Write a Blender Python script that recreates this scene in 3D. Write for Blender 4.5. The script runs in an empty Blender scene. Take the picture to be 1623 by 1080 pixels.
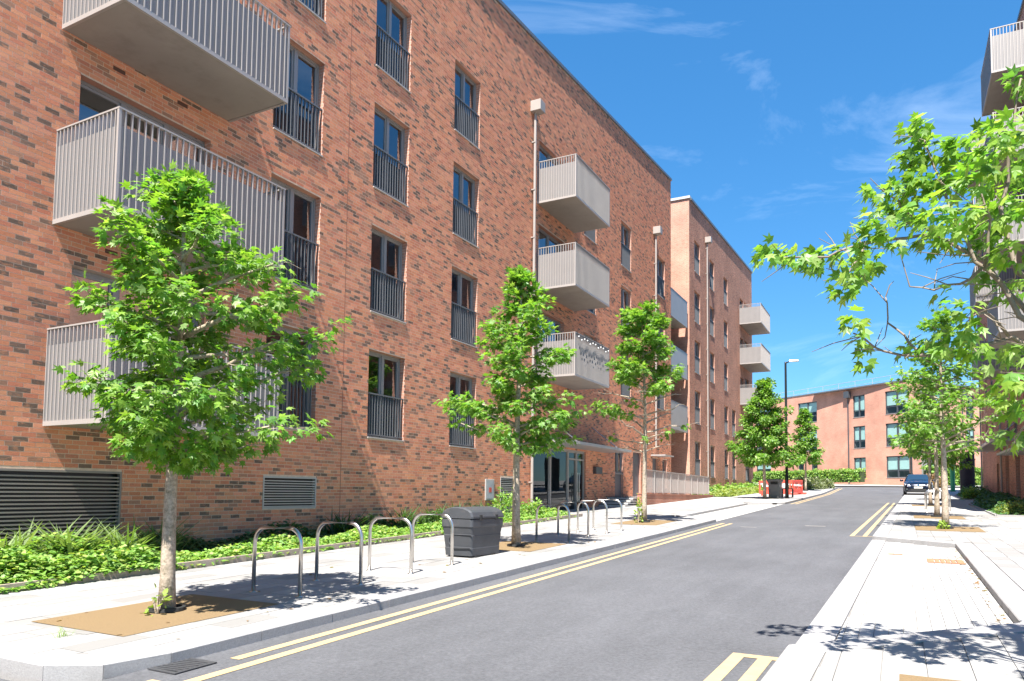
import bpy, math, random
import numpy as np
from mathutils import Matrix, Vector
random.seed(7); rng = np.random.default_rng(7)
scene = bpy.context.scene
COL = scene.collection
R = math.radians

# ------------------------------------------------------------------ camera
RIGHT = Vector((0.88280, 0.46961, 0.01114)); DOWN = Vector((-0.01753, 0.05664, -0.99824)); FWD = Vector((-0.46942, 0.88105, 0.05824))
cam = bpy.data.objects.new('camera', bpy.data.cameras.new('camera')); COL.objects.link(cam)
mw = Matrix.Identity(4)
for i in range(3):
    mw[i][0] = RIGHT[i]; mw[i][1] = -DOWN[i]; mw[i][2] = -FWD[i]
mw[2][3] = 1.5
cam.matrix_world = mw
cam.data.sensor_width = 36; cam.data.lens = 1151 / 1623 * 36
cam.data.shift_y = (712 - 540) / 1623
cam.data.clip_end = 5000; cam.data.clip_start = 0.05
scene.camera = cam

# ------------------------------------------------------------------ light and sky
EL, SLANT = R(60), 0.16                     # sun elevation, sideways drift of shadows per metre along the street
trav = Vector((-SLANT, 1, 0)).normalized() * math.cos(EL) + Vector((0, 0, -math.sin(EL)))
sun = bpy.data.objects.new('sun', bpy.data.lights.new('sun', 'SUN')); COL.objects.link(sun)
sun.data.energy = 4.1; sun.data.angle = R(0.53); sun.data.color = (1.0, 0.955, 0.89)
sun.rotation_euler = trav.to_track_quat('-Z', 'Y').to_euler()
W = bpy.data.worlds.new('World'); scene.world = W; W.use_nodes = True
nt = W.node_tree; nt.nodes.clear()
N = nt.nodes.new; L = nt.links.new
sky = N('ShaderNodeTexSky'); sky.sky_type = 'NISHITA'; sky.sun_disc = False
sky.sun_elevation = EL; sky.sun_rotation = math.pi - math.atan(SLANT); sky.ozone_density = 3.0; sky.air_density = 1.0; sky.dust_density = 0.3; sky.altitude = 1200
hs = N('ShaderNodeHueSaturation'); hs.inputs['Saturation'].default_value = 1.6; hs.inputs['Hue'].default_value = 0.5; hs.inputs['Value'].default_value = 1.0
gm = N('ShaderNodeGamma'); gm.inputs[1].default_value = 0.6
L(sky.outputs[0], gm.inputs[0]); L(gm.outputs[0], hs.inputs['Color'])
tc = N('ShaderNodeTexCoord'); mp = N('ShaderNodeMapping'); mp.inputs['Scale'].default_value = (1.6, 1.6, 5.0); mp.inputs['Rotation'].default_value = (0.2, 0.5, 0.3)
L(tc.outputs['Generated'], mp.inputs['Vector'])
nz = N('ShaderNodeTexNoise'); nz.inputs['Scale'].default_value = 1.7; nz.inputs['Detail'].default_value = 9; nz.inputs['Roughness'].default_value = 0.62; nz.inputs['Distortion'].default_value = 0.9
L(mp.outputs[0], nz.inputs['Vector'])
cr = N('ShaderNodeValToRGB'); cr.color_ramp.elements[0].position = 0.56; cr.color_ramp.elements[1].position = 0.85
cr.color_ramp.elements[0].color = (0, 0, 0, 1); cr.color_ramp.elements[1].color = (0.16, 0.16, 0.16, 1)
L(nz.outputs['Fac'], cr.inputs['Fac'])
mx = N('ShaderNodeMixRGB'); mx.inputs[2].default_value = (5.5, 6.0, 6.6, 1)
tn = N('ShaderNodeMixRGB'); tn.blend_type = 'MULTIPLY'; tn.inputs[0].default_value = 1; tn.inputs[2].default_value = (.52, .77, .89, 1)
L(hs.outputs[0], tn.inputs[1]); L(cr.outputs[0], mx.inputs[0]); L(tn.outputs[0], mx.inputs[1])
bg = N('ShaderNodeBackground'); bg.inputs['Strength'].default_value = 0.13
wo = N('ShaderNodeOutputWorld'); L(mx.outputs[0], bg.inputs['Color']); L(bg.outputs[0], wo.inputs['Surface'])
scene.view_settings.view_transform = 'Standard'; scene.view_settings.look = 'None'
scene.view_settings.exposure = 1.84; scene.view_settings.gamma = 1.0

# ------------------------------------------------------------------ helpers
S = 0.0255
def g(y):                                    # height of the road surface at y: the street climbs away
    return S * min(y, 115) + 0.015 * max(0, min(y, 95) - 60)

class MB:
    def __init__(self): self.v = []; self.f = []; self.c = []
    def add(self, vs, fs, col=None):
        o = len(self.v); self.v += [tuple(p) for p in vs]; self.f += [tuple(i + o for i in q) for q in fs]
        if col is not None: self.c += [col] * len(vs)
    def box(self, x0, x1, y0, y1, z0, z1, col=None):
        self.add([(x0,y0,z0),(x1,y0,z0),(x1,y1,z0),(x0,y1,z0),(x0,y0,z1),(x1,y0,z1),(x1,y1,z1),(x0,y1,z1)],
                 [(0,3,2,1),(4,5,6,7),(0,1,5,4),(1,2,6,5),(2,3,7,6),(3,0,4,7)], col)
    def hexa(self, b, t, col=None):          # bottom four points, top four points
        self.add(list(b) + list(t), [(0,3,2,1),(4,5,6,7),(0,1,5,4),(1,2,6,5),(2,3,7,6),(3,0,4,7)], col)
    def tube(self, pts, rad, n=8, cap=True):
        pts = [Vector(p) for p in pts]
        if not hasattr(rad, '__len__'): rad = [rad] * len(pts)
        o = len(self.v); up = None
        for i, p in enumerate(pts):
            t = (pts[min(i+1, len(pts)-1)] - pts[max(i-1, 0)]).normalized()
            if up is None: up = Vector((1,0,0)) if abs(t.x) < .8 else Vector((0,1,0))
            a = t.cross(up).normalized(); b = a.cross(t).normalized(); up = b.cross(t).cross(t) * -1 if False else up
            for k in range(n):
                th = 2*math.pi*k/n
                self.v.append(tuple(p + (a*math.cos(th) + b*math.sin(th))*rad[i]))
        for i in range(len(pts)-1):
            for k in range(n):
                k2 = (k+1) % n
                self.f.append((o+i*n+k, o+i*n+k2, o+(i+1)*n+k2, o+(i+1)*n+k))
        if cap:
            self.f.append(tuple(o+k for k in range(n))[::-1]); e = o+(len(pts)-1)*n
            self.f.append(tuple(e+k for k in range(n)))
    def lathe(self, prof, n=16, c=(0,0,0)):
        o = len(self.v)
        for r, z in prof:
            for k in range(n):
                a = 2*math.pi*k/n; self.v.append((c[0]+r*math.cos(a), c[1]+r*math.sin(a), c[2]+z))
        for i in range(len(prof)-1):
            for k in range(n):
                k2 = (k+1) % n; self.f.append((o+i*n+k, o+i*n+k2, o+(i+1)*n+k2, o+(i+1)*n+k))
        self.f.append(tuple(o+k for k in range(n))[::-1]); e = o+(len(prof)-1)*n; self.f.append(tuple(e+k for k in range(n)))
    def mesh(self, name, mat=None, smooth=False):
        m = bpy.data.meshes.new(name); m.from_pydata(self.v, [], self.f)
        if self.c:
            at = m.attributes.new('tint', 'FLOAT_COLOR', 'POINT')
            at.data.foreach_set('color', np.array([(*c[:3], 1) for c in self.c], dtype=np.float32).ravel())
        if mat: m.materials.append(mat)
        if smooth: m.polygons.foreach_set('use_smooth', [True]*len(m.polygons))
        m.update(); return m

def wm(o):
    m = o.matrix_basis.copy()
    return m if o.parent is None else wm(o.parent) @ o.matrix_parent_inverse @ m
def setp(o, p):
    o.parent = p; o.matrix_parent_inverse = wm(p).inverted()
def obj(name, mesh, parent=None, loc=(0,0,0), rot=(0,0,0), scale=(1,1,1), rel=False):
    o = bpy.data.objects.new(name, mesh); COL.objects.link(o)
    o.location = loc; o.rotation_euler = rot; o.scale = scale
    if parent is not None:
        if rel: o.parent = parent
        else: setp(o, parent)
    return o
def tag(o, label=None, cat=None, group=None, kind=None):
    if label: o['label'] = label
    if cat: o['category'] = cat
    if group: o['group'] = group
    if kind: o['kind'] = kind
    return o
def thing(name, loc, label, cat, group=None, rotz=0):
    return tag(obj(name, None, None, loc, (0,0,rotz)), label, cat, group)
def bev(o, w=0.01, seg=2):
    m = o.modifiers.new('bevel', 'BEVEL'); m.width = w; m.segments = seg; m.limit_method = 'ANGLE'; return o
def npmesh(name, V, F, mat, tint=None, smooth=False):
    """V (n,3), F (m,k) arrays"""
    m = bpy.data.meshes.new(name); n, k = F.shape
    m.vertices.add(len(V)); m.vertices.foreach_set('co', V.astype(np.float32).ravel())
    m.loops.add(n*k); m.loops.foreach_set('vertex_index', F.astype(np.int32).ravel())
    m.polygons.add(n); m.polygons.foreach_set('loop_start', (np.arange(n)*k).astype(np.int32))
    if tint is not None:
        at = m.attributes.new('tint', 'FLOAT_COLOR', 'POINT')
        at.data.foreach_set('color', np.c_[tint, np.ones(len(tint))].astype(np.float32).ravel())
    m.materials.append(mat); m.update(calc_edges=True)
    m.polygons.foreach_set('use_smooth', [bool(smooth)]*n)
    return m

# ------------------------------------------------------------------ materials
def mat(name, col, rough=0.7, metal=0.0, var=0.15, vscale=3.0, bump=0.0, bscale=60.0, tint=False, spec=0.5, blotch=None, coat=0.0):
    m = bpy.data.materials.new(name); m.use_nodes = True; t = m.node_tree; b = t.nodes['Principled BSDF']
    n = t.nodes.new; l = t.links.new
    b.inputs['Roughness'].default_value = rough; b.inputs['Metallic'].default_value = metal
    b.inputs['Specular IOR Level'].default_value = spec; b.inputs['Coat Weight'].default_value = coat
    ge = n('ShaderNodeNewGeometry')
    nz = n('ShaderNodeTexNoise'); nz.inputs['Scale'].default_value = vscale; nz.inputs['Detail'].default_value = 6; nz.inputs['Roughness'].default_value = .65
    l(ge.outputs['Position'], nz.inputs['Vector'])
    mr = n('ShaderNodeMapRange'); mr.inputs[1].default_value = .25; mr.inputs[2].default_value = .75; mr.inputs[3].default_value = 1-var; mr.inputs[4].default_value = 1+var
    l(nz.outputs['Fac'], mr.inputs[0])
    mul = n('ShaderNodeVectorMath'); mul.operation = 'MULTIPLY'
    if tint:
        at = n('ShaderNodeAttribute'); at.attribute_name = 'tint'; l(at.outputs['Color'], mul.inputs[0])
    else:
        mul.inputs[0].default_value = col[:3]
    l(mr.outputs[0], mul.inputs[1])
    last = mul.outputs[0]
    if blotch:                               # (colour, scale, low, high) worn or dirty patches
        n2 = n('ShaderNodeTexNoise'); n2.inputs['Scale'].default_value = blotch[1]; n2.inputs['Detail'].default_value = 8; n2.inputs['Roughness'].default_value = .7
        l(ge.outputs['Position'], n2.inputs['Vector'])
        r2 = n('ShaderNodeMapRange'); r2.inputs[1].default_value = blotch[2]; r2.inputs[2].default_value = blotch[3]; l(n2.outputs['Fac'], r2.inputs[0])
        mx = n('ShaderNodeMixRGB'); mx.inputs[2].default_value = (*blotch[0], 1); l(r2.outputs[0], mx.inputs[0]); l(last, mx.inputs[1]); last = mx.outputs[0]
    l(last, b.inputs['Base Color'])
    if bump:
        n3 = n('ShaderNodeTexNoise'); n3.inputs['Scale'].default_value = bscale; n3.inputs['Detail'].default_value = 5
        l(ge.outputs['Position'], n3.inputs['Vector'])
        bp = n('ShaderNodeBump'); bp.inputs['Strength'].default_value = bump; bp.inputs['Distance'].default_value = .01
        l(n3.outputs['Fac'], bp.inputs['Height']); l(bp.outputs[0], b.inputs['Normal'])
    return m
def brick_mat(name, c1, c2, mortar, axis='y', dark=0.35, darkcol=(.10,.075,.07), bw=.225, bh=.075, bump=.5):
    m = bpy.data.materials.new(name); m.use_nodes = True; t = m.node_tree; b = t.nodes['Principled BSDF']; n = t.nodes.new; l = t.links.new
    b.inputs['Roughness'].default_value = .9; b.inputs['Specular IOR Level'].default_value = .2
    ge = n('ShaderNodeNewGeometry'); sp = n('ShaderNodeSeparateXYZ'); l(ge.outputs['Position'], sp.inputs[0])
    ad = n('ShaderNodeMath'); ad.operation = 'ADD'; l(sp.outputs['X'], ad.inputs[0]); l(sp.outputs['Y'], ad.inputs[1])
    cb = n('ShaderNodeCombineXYZ'); l(ad.outputs[0] if axis == 'xy' else sp.outputs[axis.upper()], cb.inputs[0]); l(sp.outputs['Z'], cb.inputs[1])
    br = n('ShaderNodeTexBrick'); br.inputs['Scale'].default_value = 1; br.inputs['Brick Width'].default_value = bw; br.inputs['Row Height'].default_value = bh
    br.inputs['Mortar Size'].default_value = .005; br.inputs['Mortar Smooth'].default_value = .1; br.inputs['Bias'].default_value = -.1
    br.inputs['Color1'].default_value = (*c1, 1); br.inputs['Color2'].default_value = (*c2, 1); br.inputs['Mortar'].default_value = (*mortar, 1)
    l(cb.outputs[0], br.inputs['Vector'])
    # dark headers: white noise per brick cell
    dv = n('ShaderNodeVectorMath'); dv.operation = 'DIVIDE'; dv.inputs[1].default_value = (bw, bh, 1); l(cb.outputs[0], dv.inputs[0])
    mp = n('ShaderNodeTexNoise'); mp.inputs['Scale'].default_value = 1.1; mp.inputs['Detail'].default_value = 1
    l(dv.outputs[0], mp.inputs['Vector'])
    mr = n('ShaderNodeMapRange'); mr.inputs[1].default_value = .56; mr.inputs[2].default_value = .66; mr.inputs[4].default_value = dark * 2; l(mp.outputs['Fac'], mr.inputs[0])
    mx = n('ShaderNodeMixRGB'); mx.inputs[2].default_value = (*darkcol, 1); l(mr.outputs[0], mx.inputs[0]); l(br.outputs['Color'], mx.inputs[1])
    nz = n('ShaderNodeTexNoise'); nz.inputs['Scale'].default_value = .8; nz.inputs['Detail'].default_value = 7; l(ge.outputs['Position'], nz.inputs['Vector'])
    m2 = n('ShaderNodeMapRange'); m2.inputs[1].default_value = .3; m2.inputs[2].default_value = .7; m2.inputs[3].default_value = .82; m2.inputs[4].default_value = 1.15; l(nz.outputs['Fac'], m2.inputs[0])
    mu = n('ShaderNodeVectorMath'); mu.operation = 'MULTIPLY'; l(mx.outputs[0], mu.inputs[0]); l(m2.outputs[0], mu.inputs[1]); l(mu.outputs[0], b.inputs['Base Color'])
    bp = n('ShaderNodeBump'); bp.inputs['Strength'].default_value = bump; bp.inputs['Distance'].default_value = .006; bp.invert = True
    l(br.outputs['Fac'], bp.inputs['Height']); l(bp.outputs[0], b.inputs['Normal'])
    return m
def glass_mat(name, tint=(.80,.86,.88), ior=1.75):
    m = bpy.data.materials.new(name); m.use_nodes = True; t = m.node_tree; t.nodes.clear(); n = t.nodes.new; l = t.links.new
    o = n('ShaderNodeOutputMaterial'); tr = n('ShaderNodeBsdfTransparent'); tr.inputs[0].default_value = (*tint, 1)
    gl = n('ShaderNodeBsdfGlossy'); gl.inputs['Roughness'].default_value = .008; gl.inputs[0].default_value = (.95,.97,1,1)
    lw = n('ShaderNodeLayerWeight'); lw.inputs[0].default_value = .5; pw = n('ShaderNodeMath'); pw.operation = 'POWER'; pw.inputs[1].default_value = 5; l(lw.outputs['Facing'], pw.inputs[0])
    fr = n('ShaderNodeMapRange'); fr.inputs[3].default_value = ((ior-1)/(ior+1))**2; fr.inputs[4].default_value = 1; l(pw.outputs[0], fr.inputs[0])
    nz = n('ShaderNodeTexNoise'); nz.inputs['Scale'].default_value = .9; bp = n('ShaderNodeBump'); bp.inputs['Strength'].default_value = .02; bp.inputs['Distance'].default_value = .05
    ge = n('ShaderNodeNewGeometry'); l(ge.outputs['Position'], nz.inputs['Vector']); l(nz.outputs['Fac'], bp.inputs['Height']); l(bp.outputs[0], gl.inputs['Normal'])
    mx = n('ShaderNodeMixShader'); l(fr.outputs[0], mx.inputs[0]); l(tr.outputs[0], mx.inputs[1]); l(gl.outputs[0], mx.inputs[2]); l(mx.outputs[0], o.inputs['Surface'])
    return m
def leaf_mat(name, trans=.48, rough=.45):
    m = bpy.data.materials.new(name); m.use_nodes = True; t = m.node_tree; b = t.nodes['Principled BSDF']; n = t.nodes.new; l = t.links.new
    at = n('ShaderNodeAttribute'); at.attribute_name = 'tint'
    ge = n('ShaderNodeNewGeometry'); nz = n('ShaderNodeTexNoise'); nz.inputs['Scale'].default_value = 35; nz.inputs['Detail'].default_value = 3; l(ge.outputs['Position'], nz.inputs['Vector'])
    mr = n('ShaderNodeMapRange'); mr.inputs[3].default_value = .75; mr.inputs[4].default_value = 1.25; l(nz.outputs['Fac'], mr.inputs[0])
    mu = n('ShaderNodeVectorMath'); mu.operation = 'MULTIPLY'; l(at.outputs['Color'], mu.inputs[0]); l(mr.outputs[0], mu.inputs[1])
    l(mu.outputs[0], b.inputs['Base Color']); b.inputs['Roughness'].default_value = rough; b.inputs['Specular IOR Level'].default_value = .5
    tr = n('ShaderNodeBsdfTranslucent'); m2 = n('ShaderNodeVectorMath'); m2.operation = 'MULTIPLY'; m2.inputs[1].default_value = (1.5, 1.6, .6); l(mu.outputs[0], m2.inputs[0]); l(m2.outputs[0], tr.inputs[0])
    mx = n('ShaderNodeMixShader'); mx.inputs[0].default_value = trans; l(b.outputs[0], mx.inputs[1]); l(tr.outputs[0], mx.inputs[2])
    l(mx.outputs[0], t.nodes['Material Output'].inputs['Surface'])
    return m

def asphalt_mat():
    m = bpy.data.materials.new('asphalt'); m.use_nodes = True; t = m.node_tree; b = t.nodes['Principled BSDF']; n = t.nodes.new; l = t.links.new
    b.inputs['Roughness'].default_value = .85; b.inputs['Specular IOR Level'].default_value = .35
    ge = n('ShaderNodeNewGeometry')
    def noise(scale, detail, sc=(1,1,1), rough=.6):
        mp = n('ShaderNodeMapping'); mp.inputs['Scale'].default_value = sc; l(ge.outputs['Position'], mp.inputs['Vector'])
        z = n('ShaderNodeTexNoise'); z.inputs['Scale'].default_value = scale; z.inputs['Detail'].default_value = detail; z.inputs['Roughness'].default_value = rough; l(mp.outputs[0], z.inputs['Vector']); return z.outputs['Fac']
    def mrange(f, a, c, lo, hi):
        r = n('ShaderNodeMapRange'); r.inputs[1].default_value = a; r.inputs[2].default_value = c; r.inputs[3].default_value = lo; r.inputs[4].default_value = hi; l(f, r.inputs[0]); return r.outputs[0]
    def mulf(x, y):
        q = n('ShaderNodeMath'); q.operation = 'MULTIPLY'; l(x, q.inputs[0]); l(y, q.inputs[1]); return q.outputs[0]
    v = mulf(mrange(noise(28, 4, rough=.8), .3, .7, .72, 1.28), mrange(noise(1.6, 8, (1, .22, 1), .72), .3, .7, .86, 1.14))
    v = mulf(v, mrange(noise(.35, 5), .35, .65, .90, 1.10))
    v = mulf(v, mrange(noise(95, 2, rough=.9), .66, .74, 1.0, 1.9))
    v = mulf(v, mrange(noise(2.2, 10, (.35, 1.6, 1), .8), .66, .74, 1.0, 1.22))
    mu = n('ShaderNodeVectorMath'); mu.operation = 'MULTIPLY'; mu.inputs[0].default_value = (.098, .099, .106); l(v, mu.inputs[1]); l(mu.outputs[0], b.inputs['Base Color'])
    bp = n('ShaderNodeBump'); bp.inputs['Strength'].default_value = .7; bp.inputs['Distance'].default_value = .008; l(noise(70, 4, rough=.8), bp.inputs['Height']); l(bp.outputs[0], b.inputs['Normal'])
    return m

def real_brick_mat():
    """fired clay: each brick's own colour, with scorched streaks and pale orange patches"""
    m = bpy.data.materials.new('red_brick'); m.use_nodes = True; t = m.node_tree; b = t.nodes['Principled BSDF']; n = t.nodes.new; l = t.links.new
    b.inputs['Roughness'].default_value = .92; b.inputs['Specular IOR Level'].default_value = .2
    ge = n('ShaderNodeNewGeometry'); at = n('ShaderNodeAttribute'); at.attribute_name = 'tint'
    def noise(scale, detail, sc, rough=.6):
        mp = n('ShaderNodeMapping'); mp.inputs['Scale'].default_value = sc; l(ge.outputs['Position'], mp.inputs['Vector'])
        z = n('ShaderNodeTexNoise'); z.inputs['Scale'].default_value = scale; z.inputs['Detail'].default_value = detail; z.inputs['Roughness'].default_value = rough; l(mp.outputs[0], z.inputs['Vector']); return z.outputs['Fac']
    def mrange(f, a, c, lo, hi):
        r = n('ShaderNodeMapRange'); r.inputs[1].default_value = a; r.inputs[2].default_value = c; r.inputs[3].default_value = lo; r.inputs[4].default_value = hi; l(f, r.inputs[0]); return r.outputs[0]
    def mix(f, x, col):
        q = n('ShaderNodeMixRGB'); l(f, q.inputs[0]); l(x, q.inputs[1]); q.inputs[2].default_value = (*col, 1); return q.outputs[0]
    c = at.outputs['Color']
    c = mix(mrange(noise(9, 5, (1, 1, 2.2), .75), .50, .66, 0, .62), c, (.64, .27, .14))
    c = mix(mrange(noise(13, 6, (1, .8, 2.4), .8), .57, .68, 0, .60), c, (.20, .135, .105))
    c = mix(mrange(noise(.5, 6, (1, 1, 1)), .5, .8, 0, .28), c, (.66, .36, .23))
    mu = n('ShaderNodeVectorMath'); mu.operation = 'MULTIPLY'; l(c, mu.inputs[0]); l(mrange(noise(45, 4, (1, 1, 1), .8), .25, .75, .80, 1.2), mu.inputs[1]); l(mu.outputs[0], b.inputs['Base Color'])
    bp = n('ShaderNodeBump'); bp.inputs['Strength'].default_value = .22; bp.inputs['Distance'].default_value = .01; l(noise(60, 4, (1, 1, 1)), bp.inputs['Height']); l(bp.outputs[0], b.inputs['Normal'])
    return m

M = {}
M['asphalt'] = asphalt_mat()
M['slab'] = mat('paving_slab', (.58,.565,.54), .85, var=.07, vscale=2.2, bump=.15, bscale=90, tint=True, blotch=((.19,.18,.17), 1.1, .52, .85))
M['joint'] = mat('paving_joint', (.20,.19,.18), .95, var=.15, vscale=6)
M['paved'] = mat('far_paving', (.37,.36,.345), .88, var=.08, vscale=1.2, bump=.15)
M['granite'] = mat('granite_kerb', (.31,.30,.295), .8, var=.2, vscale=70, bump=.3, bscale=120, blotch=((.22,.21,.2), 2.2, .5, .8))
M['yellow'] = mat('yellow_road_paint', (.43,.315,.17), .8, var=.14, vscale=9, blotch=((.24,.20,.15), 14, .60, .78))
M['white_paint'] = mat('worn_white_paint', (.30,.28,.26), .8, var=.2, vscale=15)
M['resin'] = mat('resin_gravel', (.20,.135,.066), .9, var=.25, vscale=90, bump=.8, bscale=140)
M['soil'] = mat('soil', (.07,.05,.035), .95, var=.35, vscale=12, bump=1, bscale=40)
M['grassland'] = mat('ground', (.12,.12,.10), .95, var=.25, vscale=.4)
M['timber_edge'] = mat('bed_edging', (.36,.29,.235), .85, var=.22, vscale=8, bump=.3)
M['brick'] = real_brick_mat()
M['mortar'] = mat('mortar', (.62,.46,.34), .95, var=.2, vscale=9, bump=.3, bscale=200, spec=.2)
M['brickwall'] = brick_mat('brick_wall', (.55,.245,.155), (.43,.175,.11), (.54,.40,.31), 'y', dark=.42)
M['brickwall_end'] = brick_mat('brick_wall_end', (.54,.27,.19), (.49,.235,.16), (.58,.46,.39), 'x', dark=.14)
M['brick_pale'] = brick_mat('pale_orange_brick', (.57,.28,.20), (.52,.25,.175), (.56,.42,.34), 'x', dark=.05)
M['lowbrick'] = brick_mat('low_wall_brick', (.42,.17,.11), (.37,.15,.10), (.45,.36,.30), 'xy', dark=.1)
M['metal'] = mat('taupe_metal', (.33,.305,.285), .42, metal=.25, var=.06, vscale=2)
M['slat'] = mat('taupe_slat', (.40,.365,.34), .42, metal=.2, var=.06, vscale=2)  # lightened against the sheet: sun on the fin sides put into colour
M['panelsheet'] = mat('taupe_sheet', (.235,.22,.215), .45, metal=.2, var=.06, vscale=1.5)  # darkened behind the slats so their lit sides stand out
M['soffit'] = mat('balcony_soffit', (.30,.27,.24), .7, var=.08, vscale=1.2, blotch=((.22,.195,.17), 1.6, .5, .8))
M['frame'] = mat('window_frame', (.30,.285,.275), .4, metal=.3, var=.05, vscale=2)
M['darkframe'] = mat('dark_frame', (.075,.08,.09), .4, metal=.2, var=.08, vscale=2)
M['guard'] = mat('guard_bar', (.17,.175,.185), .4, metal=.3, var=.06)
M['sill'] = mat('sill', (.42,.38,.35), .6, var=.08)
M['glass'] = glass_mat('window_glass', (.62,.68,.72), 2.8)
M['glass_dark'] = glass_mat('dark_entrance_glass', (.40,.44,.46), 1.35)
M['glass_far'] = glass_mat('pale_window_glass', (.85,.9,.9), 1.5)
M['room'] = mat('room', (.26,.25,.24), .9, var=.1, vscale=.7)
M['curtain'] = mat('curtain', (.62,.61,.58), .9, var=.08)
M['blind'] = mat('blind', (.42,.60,.56), .85, var=.06)
M['lamp_globe'] = mat('paper_globe', (.85,.84,.78), .8, var=.02)
M['louvre'] = mat('louvre', (.245,.215,.185), .5, metal=.2, var=.08)
M['louvre_grey'] = mat('louvre_grey', (.44,.42,.40), .5, metal=.2, var=.08)
M['pipe'] = mat('rainwater_pipe', (.34,.30,.27), .5, var=.07)
M['coping'] = mat('coping', (.20,.205,.215), .45, metal=.5, var=.08)
M['coping_lit'] = mat('sunlit_tone_coping', (.48,.48,.48), .5, metal=.2, var=.06)  # lighter copy of the coping: sunlight on the end wall put into colour
M['steel'] = mat('stainless_steel', (.60,.575,.545), .30, metal=1.0, var=.07, vscale=14)
M['black'] = mat('black_paint', (.012,.016,.016), .4, var=.2)
M['rubber'] = mat('black_rubber', (.02,.02,.02), .75, var=.2)
M['bin_plastic'] = mat('grey_plastic', (.05,.053,.06), .58, var=.16, vscale=5, bump=.25, bscale=120, blotch=((.11,.10,.095), 4, .55, .8))
M['bark'] = mat('bark', (.40,.325,.25), .9, var=.45, vscale=38, bump=1, bscale=60, blotch=((.17,.145,.09), 16, .47, .68))
M['twig'] = mat('pale_twig', (.22,.175,.135), .85, var=.25, vscale=14)
M['leaf'] = leaf_mat('sweetgum_leaf')
M['plant'] = leaf_mat('plant_leaf', .35, .5)
M['red_plastic'] = mat('red_plastic', (.62,.075,.05), .5, var=.12)
M['white_plastic'] = mat('white_plastic', (.75,.74,.72), .5, var=.05)
M['grey_bin'] = mat('grey_bin', (.17,.165,.165), .5, metal=.3, var=.08)
M['carpaint'] = mat('dark_blue_car_paint', (.010,.014,.028), .2, metal=.45, var=.05, coat=1.0)
M['car_glass'] = mat('car_glass', (.015,.035,.06), .03, var=.02, spec=1.0)
M['chrome'] = mat('chrome', (.75,.75,.76), .15, metal=1, var=.02)
M['headlight'] = mat('headlight', (.68,.70,.72), .12, var=.05, spec=.8)
M['plate'] = mat('number_plate', (.78,.77,.72), .4, var=.03)
M['totem'] = mat('dark_sign_sheet', (.035,.03,.04), .35, var=.35, vscale=2, metal=.3)
M['green'] = mat('green_paint', (.02,.24,.11), .5, var=.1)
M['rust'] = mat('rusty_iron', (.40,.17,.09), .8, var=.25, vscale=20, bump=.4)
M['iron'] = mat('cast_iron', (.09,.09,.095), .6, metal=.5, var=.2, vscale=30, bump=.3)
M['greydoor'] = mat('grey_door', (.12,.125,.14), .45, var=.06)
M['concrete'] = mat('concrete_step', (.44,.42,.40), .85, var=.1, vscale=5)
M['tapboard'] = mat('planting_stone', (.42,.40,.37), .85, var=.12)
M['canopy'] = mat('canopy_metal', (.43,.41,.395), .4, metal=.3, var=.05)

# ------------------------------------------------------------------ ground, road, pavements
def strip(name, x0, x1, y0, y1, dz, mt, step=4.0, x0f=None, x1f=None, nx=1, parent=None):
    """sheet that follows the street's slope; optional x limits as functions of y"""
    m = MB(); ys = list(np.arange(y0, y1, step)) + [y1]
    for y in ys:
        a = x0f(y) if x0f else x0; b = x1f(y) if x1f else x1
        for i in range(nx+1): m.v.append((a+(b-a)*i/nx, y, g(y)+dz))
    for j in range(len(ys)-1):
        for i in range(nx):
            o = j*(nx+1)+i; m.f.append((o, o+1, o+nx+2, o+nx+1))
    return obj(name, m.mesh(name, mt), parent)
KL = -5.12                                           # kerb face, left
kr = lambda y: -0.98 + 0.0225*y                      # kerb face, right
tag(strip('ground', -700, 700, -300, 1500, -.16, M['grassland'], 20), kind='structure')
road = tag(strip('road', KL-.05, 0, -40, 74.5, 0, M['asphalt'], 2.0, x1f=lambda y: kr(y)+.05), kind='structure')
tag(strip('side_road', -60, KL-.05, -40, 3.05, 0.0, M['asphalt'], 4), kind='structure')
tag(strip('cross_road', -70, 60, 74.5, 79.5, 0.0, M['asphalt'], 2), kind='structure')
KH = .10
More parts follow.
